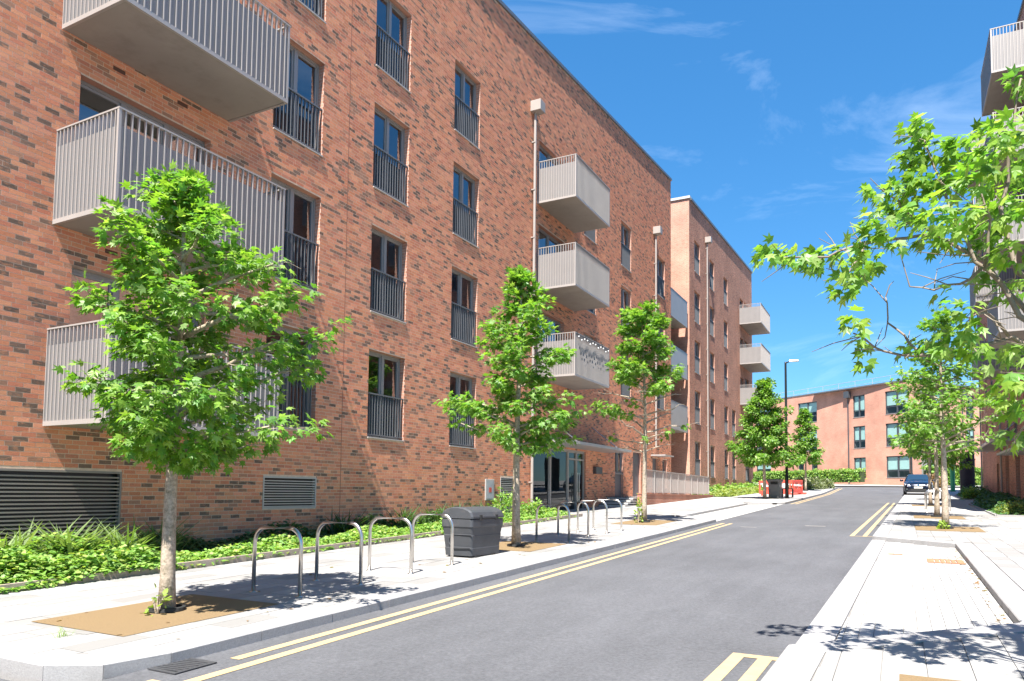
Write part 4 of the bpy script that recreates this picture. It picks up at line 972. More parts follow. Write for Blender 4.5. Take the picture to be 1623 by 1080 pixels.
LB = [[[1.1,5.52,2.2],[.91,5.6,2.41],[.74,5.75,2.79],[.55,5.8,3.08],[.24,5.75,3.32],[-.2,5.75,3.33],[-.45,5.72,3.25],[-.74,5.65,3.27]],[[.91,5.6,2.41],[.64,5.65,2.84],[.48,5.6,3.05],[.34,5.65,3.45],[.2,5.7,3.98]],[[1.1,5.52,2.1],[.9,5.6,2.25],[.67,5.65,2.56],[.46,5.6,2.45],[.24,5.6,2.42],[-.09,5.6,2.5],[-.26,5.5,2.62]],[[1.1,5.55,2.5],[.71,5.7,2.98],[.63,5.75,3.43],[.72,5.7,3.9],[.77,5.75,4.3]],[[.24,5.75,3.32],[.06,5.75,3.54],[-.06,5.6,3.66]],[[.22,5.6,2.42],[.08,5.65,2.55],[-.03,5.7,2.7],[-.06,5.7,2.9]],[[1.12,5.5,1.95],[.79,5.65,2.09],[.68,5.8,1.90]],[[.52,5.6,3.0],[.56,5.55,3.3],[.48,5.5,3.6]],[[.52,5.6,3.0],[.31,5.55,2.87],[.09,5.6,2.93]],[[.65,5.6,2.55],[.53,5.4,2.66],[.40,5.2,2.6]],[[-.18,5.6,3.28],[-.29,5.4,3.0]]]
for b in LB:
    q = [np.array(p) for p in b]; pts = []
    for a, c in zip(q[:-1], q[1:]):
        for t in (0, .33, .66): pts.append(a+(c-a)*t+r.normal(size=3)*.012)
    pts.append(q[-1]); n = len(pts); r0 = .017 if len(b) > 4 else .008
    tm.tube(pts, [r0*(1-.85*i/(n-1))+.003 for i in range(n)], 7)
    for k in range(len(b)*2):
        i = r.integers(1, n); dd = r.normal(size=3)*np.array([.16,.14,.12])+np.array([-.08,0,.04])
        tm.tube([pts[i], pts[i]+dd*.5+r.normal(size=3)*.012, pts[i]+dd], [.0045,.0035,.002], 5, False)
cen = [c[:3] for c in CL]; rad = [c[3] for c in CL]
Pn, An, Nn_, Sn, Tn = leafset(cen, rad, 38, .096, r, outward=(1.0,5.5,3.0), droop=.75)
# foliage on the far side of the trunk, over the pavement towards the building
ce2, ra2 = [], []
for k in range(150):
    az = r.uniform(-1.9, 1.9); z = r.uniform(2.0, 5.0); rr = r.uniform(.2, 1.35)*(1.0 if z < 3.8 else max(.25, (5.3-z)/1.5))
    e = np.array([1.25+rr*math.cos(az), 5.45+rr*math.sin(az)*1.1, z]); ce2.append(e); ra2.append(.16)
    if k % 3 == 0: tm.tube([(1.15,5.52,max(1.9, z-.5*rr)), (np.array((1.15,5.52,z-.4*rr))+e)/2, e], [.012,.008,.003], 5, False)
P2, A2, N2, S2, T2 = leafset(ce2, ra2, 7, .105, r, outward=(1.2,5.5,3.2), droop=.6)
obj('trunk', tm.mesh('trunk', M['twig'], True), RB)
order = np.argsort(-(Sn/np.linalg.norm(Pn-np.array((0,0,1.5)), axis=1)))
one = order[:260]; rest = order[260:]
cat_ = lambda a, b: np.concatenate([a[rest], b])
tag(obj('crown', leafmesh('crown', STAR, cat_(Pn,P2), cat_(An,A2), cat_(Nn_,N2), cat_(Sn,S2), cat_(Tn,T2), M['leaf']), RB), kind='stuff')
lm = []
for c in range(len(LEAFPAL)):
    V0, F0 = STAR; lm.append(npmesh('leaf', V0, F0, M['leaf'], np.repeat(LEAFPAL[c:c+1], len(V0), axis=0)))
for i in one:
    y = Vector(An[i]).normalized(); x = y.cross(Vector(Nn_[i])).normalized(); z = x.cross(y)
    o = obj('leaf', lm[int(r.integers(0, len(lm)))], None); mt4 = Matrix((( x.x,y.x,z.x,0),(x.y,y.y,z.y,0),(x.z,y.z,z.z,0),(0,0,0,1)))
    o.matrix_basis = Matrix.Translation(Vector(Pn[i])) @ mt4 @ Matrix.Scale(float(Sn[i]), 4); setp(o, RB)

# ------------------------------------------------------------------ planting
PLP = np.array([(.21,.36,.07),(.16,.31,.055),(.27,.41,.10),(.13,.26,.05),(.30,.38,.09)])
DKP = np.array([(.06,.13,.04),(.085,.165,.05),(.05,.105,.035)])
def cover(name, x0, x1, y0, y1, n, hgt, size, label, seed, pal=PLP, cat='plants', zf=None, tmpl=OVAL, kind='stuff', lump=2.2):
    q = np.random.default_rng(seed); x = q.uniform(x0,x1,n); y = q.uniform(y0,y1,n)
    hh = hgt*(.55+.45*np.sin(x*lump*1.7+seed)*np.sin(y*lump+seed*1.3)+q.uniform(-.1,.1,n)); hh = np.clip(hh,.06,None)
    e = np.minimum.reduce([(x-x0)/.25, (x1-x)/.25, (y-y0)/.3, (y1-y)/.3, np.ones(n)]); hh *= np.clip(e,.25,1)
    z = np.array([g(v) for v in y])+KH+.02+hh*q.uniform(.15,1,n)**.6
    P = np.c_[x,y,z]; a = q.uniform(0,2*math.pi,n); A = np.c_[np.cos(a),np.sin(a),q.uniform(-.5,.5,n)]; Nn = np.c_[q.normal(0,.45,n),q.normal(0,.45,n)-.1,np.ones(n)]
    T = pal[q.integers(0,len(pal),n)]*q.uniform(.75,1.3,(n,1))
    o = obj(name, leafmesh(name, tmpl, P, A, Nn, size*q.uniform(.7,1.3,n), T, M['plant']))
    return tag(o, label, cat, None, kind)
def tuft(x, y, n, ln, spread, seed, label, pal, group, z=None, name='grass_clump', cat='grass'):
    q = np.random.default_rng(seed); zb = (g(y)+KH) if z is None else z; t = thing(name, (x,y,zb), label, cat, group)
    a = q.uniform(0,2*math.pi,n); P = np.c_[x+q.normal(0,spread,n), y+q.normal(0,spread,n), np.full(n,zb)]
    el = q.uniform(.55,1.35,n); A = np.c_[np.cos(a)*np.cos(el), np.sin(a)*np.cos(el), np.sin(el)]; Nn = np.c_[-np.cos(a)*np.sin(el), -np.sin(a)*np.sin(el), np.cos(el)]
    T = pal[q.integers(0,len(pal),n)]*q.uniform(.8,1.25,(n,1))
    tag(obj('blades', leafmesh('blades', BLADE, P, A, Nn, ln*q.uniform(.6,1.15,n), T, M['plant']), t), kind='stuff'); return t
bed = strip('planting_bed', XL+.005, BEDX-.05, 3.6, 22.8, KH+.015, M['soil'], 2); tag(bed, kind='structure')
for i in range(11):
    y0 = 3.6+i*1.75; y1 = min(y0+1.745, 22.8); m = MB()
    m.hexa([(BEDX-.05,y0,g(y0)),(BEDX,y0,g(y0)),(BEDX,y1,g(y1)),(BEDX-.05,y1,g(y1))], [(BEDX-.05,y0,g(y0)+KH+.10),(BEDX,y0,g(y0)+KH+.10),(BEDX,y1,g(y1)+KH+.10),(BEDX-.05,y1,g(y1)+KH+.10)])
    obj('edging_board', m.mesh('edging_board', M['timber_edge']), bed)
cover('ground_cover', -11.2, -9.36, 3.7, 7.3, 12000, .56, .085, 'lush pale green ground cover spilling over the bed edge by the big louvre', 5)
cover('ground_cover', -10.9, -9.4, 7.3, 14.6, 9000, .26, .08, 'pale green ground cover along the bed behind the first bicycle stands', 6)
cover('ground_cover', -10.9, -9.42, 14.6, 22.4, 6500, .30, .085, 'green ground cover in the bed between the grit bin and the entrance', 8)
cover('low_shrubs', -11.75, -10.9, 7.6, 22.6, 9000, .42, .095, 'dark evergreen planting hugging the brick wall under the small louvre', 9, pal=DKP)
GP = np.array([(.16,.24,.08),(.20,.27,.11),(.13,.21,.06)]); GD = np.array([(.05,.10,.035),(.065,.12,.04)])
for i, (x, y, n, ln) in enumerate(((-10.9,5.0,170,.75),(-11.0,5.7,200,.85),(-10.9,6.5,220,.9),(-10.8,7.3,180,.8),(-11.1,8.2,150,.8))):
    tuft(x, y, n, ln, .13, 100+i, 'tall arching pale grass clump in the bed before the big louvre', GP, 'pale grass clumps')
for i, (x, y) in enumerate(((-11.2,12.9),(-11.1,15.2),(-11.0,16.6),(-11.1,17.7),(-10.9,18.6))):
    tuft(x, y, 170, .75, .15, 120+i, 'dark strappy evergreen clump against the wall behind the grit bin', GD, 'dark strappy clumps')
def bush(x, y, rx, h, n, seed, label, pal, size=.09, group='shrubs', z=None):
    q = np.random.default_rng(seed); zb = (g(y)+KH-.01) if z is None else z; t = thing('shrub', (x,y,zb), label, 'shrub', group)
    d = q.normal(size=(n,3)); d /= np.linalg.norm(d,axis=1,keepdims=True); d[:,2] = np.abs(d[:,2]); rr = q.uniform(.35,1,(n,1))**.5*(1+.18*np.sin(d[:,0:1]*7+seed)*np.sin(d[:,1:2]*6))
    P = np.array((x,y,zb))+d*rr*np.array([rx,rx,h]); A = d+q.normal(size=(n,3))*.5; Nn = d*.5+np.array([0,0,.8])+q.normal(size=(n,3))*.4
    T = pal[q.integers(0,len(pal),n)]*q.uniform(.75,1.3,(n,1))
    tag(obj('foliage', leafmesh('foliage', OVAL, P, A, Nn, size*q.uniform(.7,1.3,n), T, M['plant']), t), kind='stuff')
    m = MB()
    for k in range(5): a = k*1.26; m.tube([(x,y,zb),(x+rx*.5*math.cos(a),y+rx*.5*math.sin(a),zb+h*.6)], [.012,.005], 5)
    obj('stems', m.mesh('stems', M['bark']), t); return t
bush(-10.4, 19.2, .55, .95, 900, 201, 'pale green shrub between the grit bin and the wall louvre', PLP)
bush(-10.2, 20.6, .5, .6, 700, 202, 'low pale shrub with the wall louvre behind it', PLP)
# bed beyond the ramp
bedf = strip('planting_bed', XL+.005, -9.6, 46.6, 68, KH+.01, M['soil'], 3); tag(bedf, kind='structure')
cover('ground_cover', -11.0, -9.5, 46.7, 67.5, 5200, .45, .19, 'yellow green ground cover beyond the end of the ramp railing', 15, pal=np.array([(.22,.27,.06),(.17,.25,.06),(.25,.29,.08)]))
cover('low_shrubs', -11.75, -10.9, 46.7, 68, 3600, .75, .2, 'mid green shrubs against the second block beyond the ramp railing', 16, pal=PLP)
# hedges before the office
def hedge(A, B, dep, h, n, seed, label, z=None):
    A = Vector((*A,0)); B = Vector((*B,0)); u = (B-A); ln = u.length; u /= ln; v = Vector((-u.y,u.x,0)); q = np.random.default_rng(seed)
    mid = (A+B)/2; zb = g(mid.y)+KH-.02; t = thing('hedge', (mid.x,mid.y,zb), label, 'hedge', 'hedges')
    s = q.uniform(0,ln,n); w = q.uniform(-1,1,n); hh = q.uniform(0,1,n)**.7
    face = q.integers(0,3,n); w = np.where(face == 0, -1+q.uniform(0,.18,n), w); hh = np.where(face == 1, 1-q.uniform(0,.1,n), hh)
    bump = 1+.07*np.sin(s*3.1+seed)+.05*np.sin(s*7.7)
    P = np.array(A)[None]+s[:,None]*np.array(u)+(w*dep/2*bump)[:,None]*np.array(v); P[:,2] = zb+hh*h*bump
    Aq = q.normal(size=(n,3)); Nn = np.array([0,0,.9])+q.normal(size=(n,3))*.6-np.array(v)*.3
    T = PLP[q.integers(0,len(PLP),n)]*q.uniform(.7,1.25,(n,1))
    tag(obj('foliage', leafmesh('foliage', OVAL, P, Aq, Nn, .22*q.uniform(.7,1.3,n), T, M['plant']), t), kind='stuff')
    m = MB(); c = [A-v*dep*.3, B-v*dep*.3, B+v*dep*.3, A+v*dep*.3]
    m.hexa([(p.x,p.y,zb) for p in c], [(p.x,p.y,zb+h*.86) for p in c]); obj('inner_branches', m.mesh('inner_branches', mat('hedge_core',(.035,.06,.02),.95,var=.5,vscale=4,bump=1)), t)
hedge((-23,98.5), (-3.3,83.2), 1.1, 1.25, 9000, 301, 'clipped beech hedge along the front of the pale brick office')
hedge((2.3,80.9), (7.6,84.3), 1.1, 1.7, 4200, 302, 'taller hedge right of the parked car beside the dark sign board')
for i, (x, y, rx, h) in enumerate(((-6.6,69,1.0,.95),(-5.9,71.2,.8,.8),(-7.6,67.5,1.1,1.0))):
    bush(x, y, rx, h, 1300, 210+i, ('greyish bushy shrub past the red barriers', 'small greyish shrub at the pavement corner past the red barriers', 'wide greyish shrub just behind the red barriers')[i], np.array([(.19,.22,.12),(.23,.25,.15),(.14,.18,.08)]), size=.16, group='grey shrubs')
# right-hand beds
for i, (y0, y1, x0) in enumerate(((47.8,56.5,3.35),(29.4,40.0,2.95),(41.5,46.0,3.6))):
    b = strip('planting_bed', x0, XR-.005, y0, y1, KH+.012, M['soil'], 3); tag(b, kind='structure')
    m = MB(); z = g(y0); m.box(x0-.06,XR-.01,y0-.1,y0,z-.05,z+KH+.05); obj('edging', m.mesh('edging', M['granite']), b)
    m = MB(); m.hexa([(x0-.1,y0,g(y0)),(x0,y0,g(y0)),(x0,y1,g(y1)),(x0-.1,y1,g(y1))], [(x0-.1,y0,g(y0)+KH+.05),(x0,y0,g(y0)+KH+.05),(x0,y1,g(y1)+KH+.05),(x0-.1,y1,g(y1)+KH+.05)]); obj('edging', m.mesh('edging', M['granite']), b)
    cover('ground_cover', x0, XR-.05, y0+.05, y1, 3600, .75 if i == 0 else .5, .13, ('dark shrubs in the bed below the far canopy of the right block', 'dark low planting in the bed below the near canopy of the right block', 'dark low planting by the doors between the two canopies')[i], 20+i, pal=DKP*1.3)
bush(3.6, 30.3, .6, .45, 800, 221, 'yellowish rounded cushion plant at the corner of the right bed', np.array([(.26,.30,.08),(.22,.28,.07)]), size=.08)
bush(3.6, 48.4, .5, .6, 500, 222, 'pale shrub at the corner of the far right bed', PLP, size=.12)
bush(2.6, 78.5, 1.1, 1.1, 900, 223, 'pinkish brown shrub behind the parked car', np.array([(.34,.20,.13),(.28,.19,.11)]), size=.2)
# weeds and suckers
tuft(-6.45, 3.82, 26, .12, .03, 140, 'tiny green weed sprouting between the paving slabs near the kerb corner', PLP, None, name='weed', cat='weed')
for i, (x, y) in enumerate(((-6.62,4.86),(-6.75,20.6),(.98,21.75))):
    bush(x, y, .10, (.28,.75,.2)[i], (22,90,60)[i], 230+i, ('small leafy sucker at the foot of the full crowned tree', 'tall leafy sucker at the foot of the half bare tree', 'leafy tuft at the foot of the tree past the parking bay')[i], np.array([(.24,.34,.05),(.20,.31,.05)]), size=.08, group='suckers')

# ------------------------------------------------------------------ bicycle stands
def stand_mesh():
    m = MB(); w, h, rr = .375, .78, .19; pts = [(-w,0,-.03),(-w,0,h-rr)]
    for k in range(1, 7): a = math.pi-k*math.pi/14; pts.append((-w+rr+rr*math.cos(a),0,h-rr+rr*math.sin(a)))
    pts += [(-p[0],p[1],p[2]) for p in pts[::-1]]
    m.tube(pts, .0245, 12); return m.mesh('hoop', M['steel'], True)
sm = stand_mesh(); fm = MB(); fm.lathe([(.05,0),(.05,.006),(.03,.012)], 16); fm = fm.mesh('base_collar', M['steel'], True)
def stand(x, y, label, group):
    t = thing('bicycle_stand', (x,y,g(y)+KH), label, 'bicycle stand', group)
    obj('hoop', sm, t, rel=True)
    for s in (-1, 1): obj('base_collar', fm, t, (s*.375,0,-.002), rel=True)
ORD = ('first','second','third','fourth')
for i, (x, y) in enumerate(((-6.5,6.33),(-6.5,7.4),(-6.52,8.52),(-6.54,9.62))): stand(x, y, ORD[i]+' steel hoop stand counted from the full crowned tree towards the grit bin', 'stands before the grit bin')
for i, (x, y) in enumerate(((-6.42,13.9),(-6.6,15.4),(-6.57,16.5),(-6.52,17.4))): stand(x, y, ORD[i]+' steel hoop stand counted from the grit bin towards the half bare tree', 'stands past the grit bin')
for i, (x, y) in enumerate(((1.28,31.3),(1.28,32.6),(1.3,33.9))): stand(x, y, 'steel hoop stand between the right-hand trees and the parked car', 'stands on the right pavement')

# ------------------------------------------------------------------ grit bin
gb = thing('grit_bin', (-6.62, 11.0, g(11.0)+KH), 'dark grey plastic grit bin with hinged lid on the pavement', 'grit bin', None, R(-3)); gb.scale = (1,1,.9)
def loft(secs, close=True):
    m = MB(); n = len(secs[0])
    for s in secs: m.v += [tuple(p) for p in s]
    for i in range(len(secs)-1):
        for k in range(n):
            k2 = (k+1) % n; m.f.append((i*n+k, i*n+k2, (i+1)*n+k2, (i+1)*n+k))
    if close: m.f.append(tuple(range(n))[::-1]); m.f.append(tuple((len(secs)-1)*n+k for k in range(n)))
    return m
def rr_(wx, wy, z, c=.05, n=4):
    pts = []
    for (sx, sy, a0) in ((1,1,0),(-1,1,90),(-1,-1,180),(1,-1,270)):
        for k in range(n+1): a = R(a0+90*k/n); pts.append((sx*(wx-c)+c*math.cos(a), sy*(wy-c)+c*math.sin(a), z))
    return pts
bw, bd = .325, .51
ss = loft([rr_(bw*.86,bd*.88,.02),rr_(bw*.885,bd*.90,.16),rr_(bw*.875,bd*.89,.175),rr_(bw*.93,bd*.94,.40),rr_(bw*.92,bd*.93,.415),rr_(bw*.97,bd*.975,.56),rr_(bw*1.0,bd*1.0,.565),rr_(bw*1.0,bd*1.0,.71)])
body = obj('body', ss.mesh('body', M['bin_plastic'], False), gb, rel=True); bev(body, .008)
lid = MB(); nn_ = 12; yy = bd*1.015
prof = [(-bw*1.02,.725)]+[(bw*1.02*math.cos(R(a)), .735+.20*abs(math.sin(R(a)))**.75) for a in (165,150,130,108,85,62,40,25)]+[(bw*1.02,.76),(bw*1.02,.725)]
np_ = len(prof)
for y in (-yy, -yy*.93, yy*.93, yy):
    k = .93 if abs(y) == yy else 1
    lid.v += [(x*k, y, .725+(z-.725)*(k if abs(y) == yy else 1.03)) for x, z in prof]
for i in range(3):
    for k in range(np_-1): lid.f.append((i*np_+k, i*np_+k+1, (i+1)*np_+k+1, (i+1)*np_+k))
lid.f.append(tuple(range(np_))[::-1]); lid.f.append(tuple(3*np_+k for k in range(np_))); 
for i in range(3): lid.f.append((i*np_, (i+1)*np_, (i+1)*np_+np_-1, i*np_+np_-1))
lo = obj('lid', lid.mesh('lid', M['bin_plastic']), gb, rel=True)
for y in (-.25, .25):
    m = MB(); m.box(bw*.99,bw*1.05,y-.035,y+.035,.69,.79); obj('hinge', m.mesh('hinge', M['rubber']), lo, rel=True)
m = MB(); m.box(bw*1.0,bw*1.035,-.2,.2,.715,.735); obj('lip', m.mesh('lip', M['rubber']), lo, rel=True)
m = MB(); pts = []
for k in range(0, 13): a = R(90+15*k); pts.append((-.14*0+.02+.13*math.cos(a)-.06, -bd*.945, .30+.12*math.sin(a)))
pts = [(.30,-bd*.955,.42)]+pts+[(.30,-bd*.93,.18)]
m.tube(pts, .010, 6); obj('moulded_rib', m.mesh('moulded_rib', M['bin_plastic']), body, rel=True)
for y in (-.28, .22):
    m = MB(); m.box(bw*.80,bw*.90,y-.07,y+.07,-.002,.035); obj('foot', m.mesh('foot', M['rubber']), gb, rel=True)

# ------------------------------------------------------------------ lamp posts
def lamp(x, y, h, label, arm=.9, rr=.09):
    t = thing('street_lamp', (x,y,g(y)+KH), label, 'street lamp', 'street lamps'); z = 0
    m = MB(); m.lathe([(rr*1.25,0),(rr*1.25,1.3),(rr,1.36),(rr*.72,h-.1),(rr*.7,h)], 14); obj('column', m.mesh('column', M['black'], True), t, rel=True)
    m = MB(); m.tube([(0,0,h-.08),(arm*.35,-.02,h+.02)], rr*.45, 8); a = obj('arm', m.mesh('arm', M['black']), t, rel=True)
    m = MB(); m.hexa([(arm*.3,-.16,h-.01),(arm,-.12,h-.01),(arm,.12,h-.01),(arm*.3,.16,h-.01)], [(arm*.3,-.1,h+.1),(arm,-.07,h+.06),(arm,.07,h+.06),(arm*.3,.1,h+.1)]); hd = obj('lantern', m.mesh('lantern', M['louvre_grey']), t, rel=True)
    m = MB(); m.box(arm*.4,arm*.95,-.09,.09,h-.025,h-.011); obj('lens', m.mesh('lens', M['white_plastic']), hd, rel=True)
    return t
lt = lamp(-5.9, 46.0, 8.2, 'tall black lamp post beside the grey litter bin and red barriers', .75, .085)
m = MB(); m.box(-.06,.06,-.14,-.125,2.3,3.0); obj('notice_plate', m.mesh('notice_plate', M['louvre_grey']), lt, rel=True)
lamp(1.0, 73.5, 7.5, 'distant black lamp post rising behind the parked car', .8, .10)

# ------------------------------------------------------------------ litter bin, bench, barriers
lb = thing('litter_bin', (-6.55,45.9,g(45.9)+KH), 'grey tapered litter bin between the tree and the black lamp post', 'litter bin')
s_ = loft([rr_(.33,.33,0,.04),rr_(.35,.35,.9,.04),rr_(.42,.42,1.02,.04),rr_(.42,.42,1.10,.04)]); obj('body', s_.mesh('body', M['grey_bin']), lb, rel=True)
m = MB(); m.box(-.2,.2,-.425,-.40,.82,.98); obj('opening', m.mesh('opening', M['rubber']), lb, rel=True)
m = MB(); m.box(-.43,.43,-.43,.43,1.102,1.14); bev(obj('top', m.mesh('top', M['darkframe']), lb, rel=True), .015)
be = thing('bollard_seat', (-6.15,48.2,g(48.2)+KH), 'small black metal frame standing before the red barriers', 'frame')
m = MB()
for x in (-.3,.3):
    for y in (-.2,.2): 
        k = MB(); k.box(x-.03,x+.03,y-.03,y+.03,0,.5); obj('leg', k.mesh('leg', M['black']), be, rel=True)
m.box(-.34,.34,-.24,.24,.502,.56); obj('top', m.mesh('top', M['black']), be, rel=True)
def barrier(x, y, rz, label):
    t = thing('road_barrier', (x,y,g(y)+KH), label, 'barrier', 'red plastic road barriers', rz); W_, H_ = 2.0, 1.0
    m = MB(); m.box(-W_/2,W_/2,-.03,.03,.84,1.0); m.box(-W_/2,W_/2,-.03,.03,.12,.34)
    for x in (-W_/2+.05, W_/2-.05): m.box(x-.05,x+.05,-.03,.03,.341,.839)
    obj('frame', m.mesh('frame', M['red_plastic']), t, rel=True)
    for k in range(1, 7):
        b = MB(); xx = -W_/2+W_*k/7; b.box(xx-.022,xx+.022,-.02,.02,.342,.838); obj('upright', b.mesh('upright', M['red_plastic']), t, rel=True)
    b = MB(); b.box(-.8,.8,-.034,-.031,.60,.70); obj('reflective_strip', b.mesh('reflective_strip', M['white_plastic']), t, rel=True)
    for x in (-.8,.8):
        b = MB(); b.box(x-.06,x+.06,-.3,.3,0,.11); obj('foot', b.mesh('foot', M['red_plastic']), t, rel=True)
barrier(-7.3,51.0,R(5),'red plastic barrier closest to the litter bin'); barrier(-6.3,54.5,R(78),'red plastic barrier standing lengthwise along the kerb'); barrier(-6.25,57.0,R(95),'red plastic barrier at the shrub end of the enclosure')
barrier(-7.4,58.6,R(8),'red plastic barrier at the back of the enclosure before the shrubs'); barrier(-8.4,55,R(85),'red plastic barrier beside the planted bed')

# ------------------------------------------------------------------ sign board and green post
sg = thing('sign_board', (4.3,60.5,g(60.5)+KH), 'dark free standing information board beside the right block', 'sign board', None, R(12))
m = MB(); n = 10
for i in range(n+1):
    a = -1+2*i/n; m.v += [(a*.46,-.12*(1-a*a),.05),(a*.46,-.12*(1-a*a),2.9+.22*(a+1)/2)]
for i in range(n+1):
    a = -1+2*i/n; m.v += [(a*.46,-.12*(1-a*a)+.09,.05),(a*.46,-.12*(1-a*a)+.09,2.9+.22*(a+1)/2)]
o2 = 2*(n+1)
for i in range(n): m.f += [(2*i,2*i+2,2*i+3,2*i+1),(o2+2*i+1,o2+2*i+3,o2+2*i+2,o2+2*i),(2*i+1,2*i+3,o2+2*i+3,o2+2*i+1)]
m.f += [(0,1,o2+1,o2),(2*n,o2+2*n,o2+2*n+1,2*n+1)]
obj('board', m.mesh('board', M['totem']), sg, rel=True)
m = MB(); m.box(-.5,.5,-.1,.2,0,.05); obj('plinth', m.mesh('plinth', M['concrete']), sg, rel=True)
gp = thing('green_post', (3.7,66,g(66)+KH), 'slim green post between the parked car and the dark sign board', 'post')
m = MB(); m.lathe([(.16,0),(.16,2.3),(.12,2.4)], 12); obj('shaft', m.mesh('shaft', M['green']), gp, rel=True)
m = MB(); m.lathe([(.2,0),(.2,.08),(.165,.1)], 12); obj('base', m.mesh('base', M['green']), gp, rel=True)

# ------------------------------------------------------------------ drain covers
gu = thing('drain_grate', (-4.98,3.9,g(3.9)+.005), 'slotted iron drain grate in the gutter at the kerb corner', 'drain')
m = MB(); m.box(-.22,.22,-.24,-.2,0,.008); m.box(-.22,.22,.2,.24,0,.008); m.box(-.22,-.18,-.2,.2,0,.008); m.box(.18,.22,-.2,.2,0,.008); obj('frame', m.mesh('frame', M['iron']), gu, rel=True)
m = MB(); m.box(-.18,.18,-.2,.2,-.001,.001); obj('pit', m.mesh('pit', M['black']), gu, rel=True)
for k in range(7):
    b = MB(); y = -.17+k*.057; b.hexa([(-.18,y-.03,.002),(.18,y+.01,.002),(.18,y+.04,.002),(-.18,y,.002)], [(-.18,y-.03,.009),(.18,y+.01,.009),(.18,y+.04,.009),(-.18,y,.009)]); obj('bar', b.mesh('bar', M['iron']), gu, rel=True)
gu.rotation_euler = (math.atan(S),0,0); gu.scale = (.72,.8,1)
rc = thing('drain_cover', (.68,14.6,g(14.6)+.008), 'rusty rectangular drain cover set in the parking bay', 'drain')
m = MB(); m.box(-.27,.27,-.3,-.26,0,.01); m.box(-.27,.27,.26,.3,0,.01); m.box(-.27,-.23,-.26,.26,0,.01); m.box(.23,.27,-.26,.26,0,.01); obj('frame', m.mesh('frame', M['rust']), rc, rel=True)
for k in range(6):
    b = MB(); x = -.2+k*.08; b.box(x-.03,x+.03,-.26,.26,.0,.012); obj('bar', b.mesh('bar', M['rust']), rc, rel=True)
rc.rotation_euler = (math.atan(S),0,0)
sc = MB(); sc.box(-.12,.12,-.08,.08,0,.006); tag(obj('access_cover', sc.mesh('access_cover', M['rust']), None, (-.08,15.5,g(15.5)+.006), (math.atan(S),0,0)), 'small brown access cover in the parking bay near the road', 'cover')

# ------------------------------------------------------------------ string lights on a balcony
sl = thing('string_lights', (-10.18,25.6,7.1), 'string of small white bulbs hung along the lowest middle balcony rail', 'string lights')
m = MB(); pts = []
for i in range(25): t = i/24; pts.append((-10.17, 24.0+3.3*t, 7.26-.16*abs(math.sin(t*math.pi*4))))
m.tube(pts, .006, 5); obj('cable', m.mesh('cable', M['rubber']), sl)
m = MB(); m.lathe([(.012,-.05),(.035,-.03),(.042,0),(.03,.03),(.01,.045)], 8); bm2 = m.mesh('bulb', M['white_plastic'], True)
for i in range(1, 24, 2): obj('bulb', bm2, sl, (pts[i][0]+.01, pts[i][1], pts[i][2]-.04), (0,0,0), (.7,.7,.7))

# ------------------------------------------------------------------ parked car (nose towards the camera)
car = thing('parked_car', (1.18,59.2,g(57.3)+KH), 'dark blue hatchback parked nose on beside the right-hand trees', 'car', None, 0)
def sec(y, w, z0, zs, wr, zr):
    """half section: sill, shoulder, roof"""
    L_ = [(w*.93,z0),(w*.99,z0+.12),(w,z0+(zs-z0)*.55),(w*.985,zs-.05),(w*.94,zs),(wr+(w*.94-wr)*.35,zs+(zr-zs)*.6),(wr,zr-.06),(wr*.85,zr-.015),(wr*.4,zr+.005)]
    return [(x,y,z) for x, z in L_]+[(-x,y,z) for x, z in L_[::-1]]
secs = [sec(-2.10,.62,.28,.52,.5,.56), sec(-2.04,.76,.2,.68,.6,.72), sec(-1.9,.84,.18,.78,.66,.83), sec(-1.5,.885,.18,.88,.7,.93), sec(-1.0,.895,.18,.95,.72,1.01), sec(-.85,.895,.18,.96,.72,1.03),
        sec(-.05,.895,.18,.97,.60,1.44), sec(.5,.895,.18,.98,.61,1.49), sec(1.2,.89,.18,1.0,.6,1.46), sec(1.75,.87,.2,1.02,.56,1.34), sec(2.02,.82,.26,.98,.6,1.05), sec(2.08,.74,.32,.8,.5,.84)]
cb = loft(secs); body = obj('body', cb.mesh('body', M['carpaint'], True), car, rel=True)
m = MB(); e = .006
def scr(y0, z0, w0, y1, z1, w1): m.add([(-w0,y0,z0),(w0,y0,z0),(w1,y1,z1),(-w1,y1,z1)], [(0,1,2,3)])
a0, a1 = (-.84,1.045), (-.07,1.435)
m = MB()
for i in range(6):
    for j in range(2):
        t = j; w_ = (.70,.575)[t]; f = -1+2*i/5
        m.v.append((w_*f, (a0,a1)[t][0]-.02-.05*(1-f*f)*(1-t)-.015, (a0,a1)[t][1]+.02+.012*(1-f*f)))
for i in range(5): m.f.append((2*i,2*i+2,2*i+3,2*i+1))
obj('windscreen', m.mesh('windscreen', M['car_glass'], True), car, rel=True)
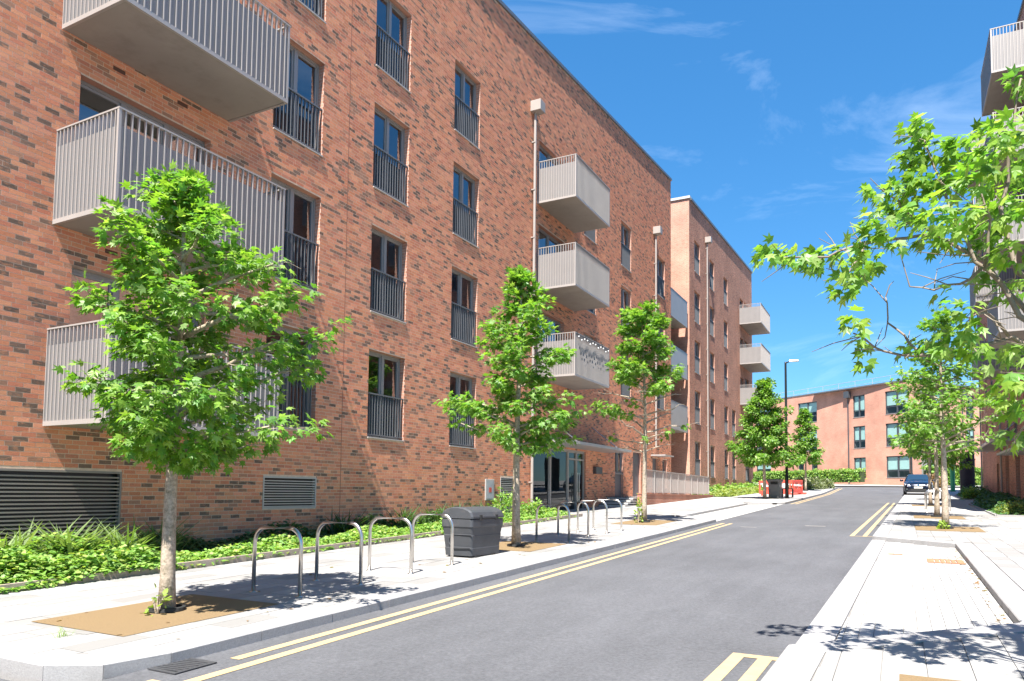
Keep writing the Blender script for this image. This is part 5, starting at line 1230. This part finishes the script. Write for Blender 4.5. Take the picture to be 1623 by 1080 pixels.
for s in (-1, 1):
    m = MB(); m.add([(s*.855,-.72,1.0),(s*.80,-.72,1.07),(s*.66,-.02,1.38),(s*.63,.6,1.42),(s*.64,1.3,1.38),(s*.855,1.4,1.03)], [(0,1,2,3,4,5) if s > 0 else (5,4,3,2,1,0)])
    sd = obj('side_window', m.mesh('side_window', M['car_glass']), car, (s*.018,0,0), rel=True)
    m = MB(); m.hexa([(s*.52,-2.065,.62),(s*.80,-1.97,.66),(s*.86,-1.72,.74),(s*.56,-1.98,.70)], [(s*.52,-2.05,.70),(s*.79,-1.95,.76),(s*.855,-1.70,.81),(s*.56,-1.96,.76)]); obj('headlight', m.mesh('headlight', M['headlight']), car, rel=True)
    m = MB(); m.lathe([(.02,-.11),(.09,-.10),(.10,0),(.06,.10),(.02,.11)], 10); mr_ = obj('mirror', m.mesh('mirror', M['carpaint'], True), car, (s*1.0,-.62,1.02), (0,R(90),0), (.8,.8,1.0), rel=True)
    for y in (-1.28, 1.3):
        m = MB(); m.lathe([(.20,-.1),(.30,-.1),(.32,-.07),(.32,.07),(.30,.1),(.20,.1)], 24); w_ = obj('wheel', m.mesh('wheel', M['rubber'], True), car, (s*.80,y,.31), (0,R(90),0), rel=True)
        m = MB(); m.lathe([(.02,s*.09),(.19,s*.095),(.2,s*.07)], 16); obj('rim', m.mesh('rim', M['chrome']), w_, rel=True)
    m = MB(); m.box(s*.62-.09,s*.62+.09,-2.075,-2.02,.36,.44); obj('fog_lamp', m.mesh('fog_lamp', M['chrome']), car, rel=True)
m = MB(); m.box(-.46,.46,-2.125,-2.05,.30,.42); gr_ = obj('lower_grille', m.mesh('lower_grille', M['rubber']), car, rel=True)
m = MB(); m.box(-.40,.40,-2.115,-2.02,.585,.64); obj('upper_grille', m.mesh('upper_grille', M['rubber']), car, rel=True)
m = MB(); m.box(-.26,.26,-2.14,-2.126,.46,.57); obj('number_plate', m.mesh('number_plate', M['plate']), car, rel=True)
m = MB(); m.hexa([(-.06,-2.10,.67),(0,-2.11,.57),(.06,-2.10,.67),(0,-2.09,.77)], [(-.06,-2.12,.67),(0,-2.135,.57),(.06,-2.12,.67),(0,-2.11,.77)]); obj('badge', m.mesh('badge', M['chrome']), car, rel=True)
m = MB(); m.box(-.70,.70,-2.10,-1.98,.17,.26); obj('bumper_lip', m.mesh('bumper_lip', M['rubber']), car, rel=True)
# dry leaf litter gathered along the bay kerb and the gutters
q = np.random.default_rng(900); n = 150
yl_ = q.uniform(8.6, 17.2, n); xl_ = BX-.02-np.abs(q.normal(0,.05,n)); zl_ = np.array([g(v) for v in yl_])+.012
k = 70; xl_[:k] = q.uniform(-7.6,-5.4,k); yl_[:k] = q.uniform(4,22,k); zl_[:k] = np.array([g(v) for v in yl_[:k]])+KH+.008
a = q.uniform(0,6.28,n); T = np.array([(.25,.15,.07),(.19,.12,.06),(.22,.19,.08)])[q.integers(0,3,n)]
tag(obj('leaf_litter', leafmesh('leaf_litter', OVAL, np.c_[xl_,yl_,zl_], np.c_[np.cos(a),np.sin(a),np.zeros(n)], np.c_[q.normal(0,.2,n),q.normal(0,.2,n),np.ones(n)], q.uniform(.03,.075,n), T, M['plant'])), 'dry brown leaves scattered on the paving and along the bay kerb', 'leaf litter', None, 'stuff')
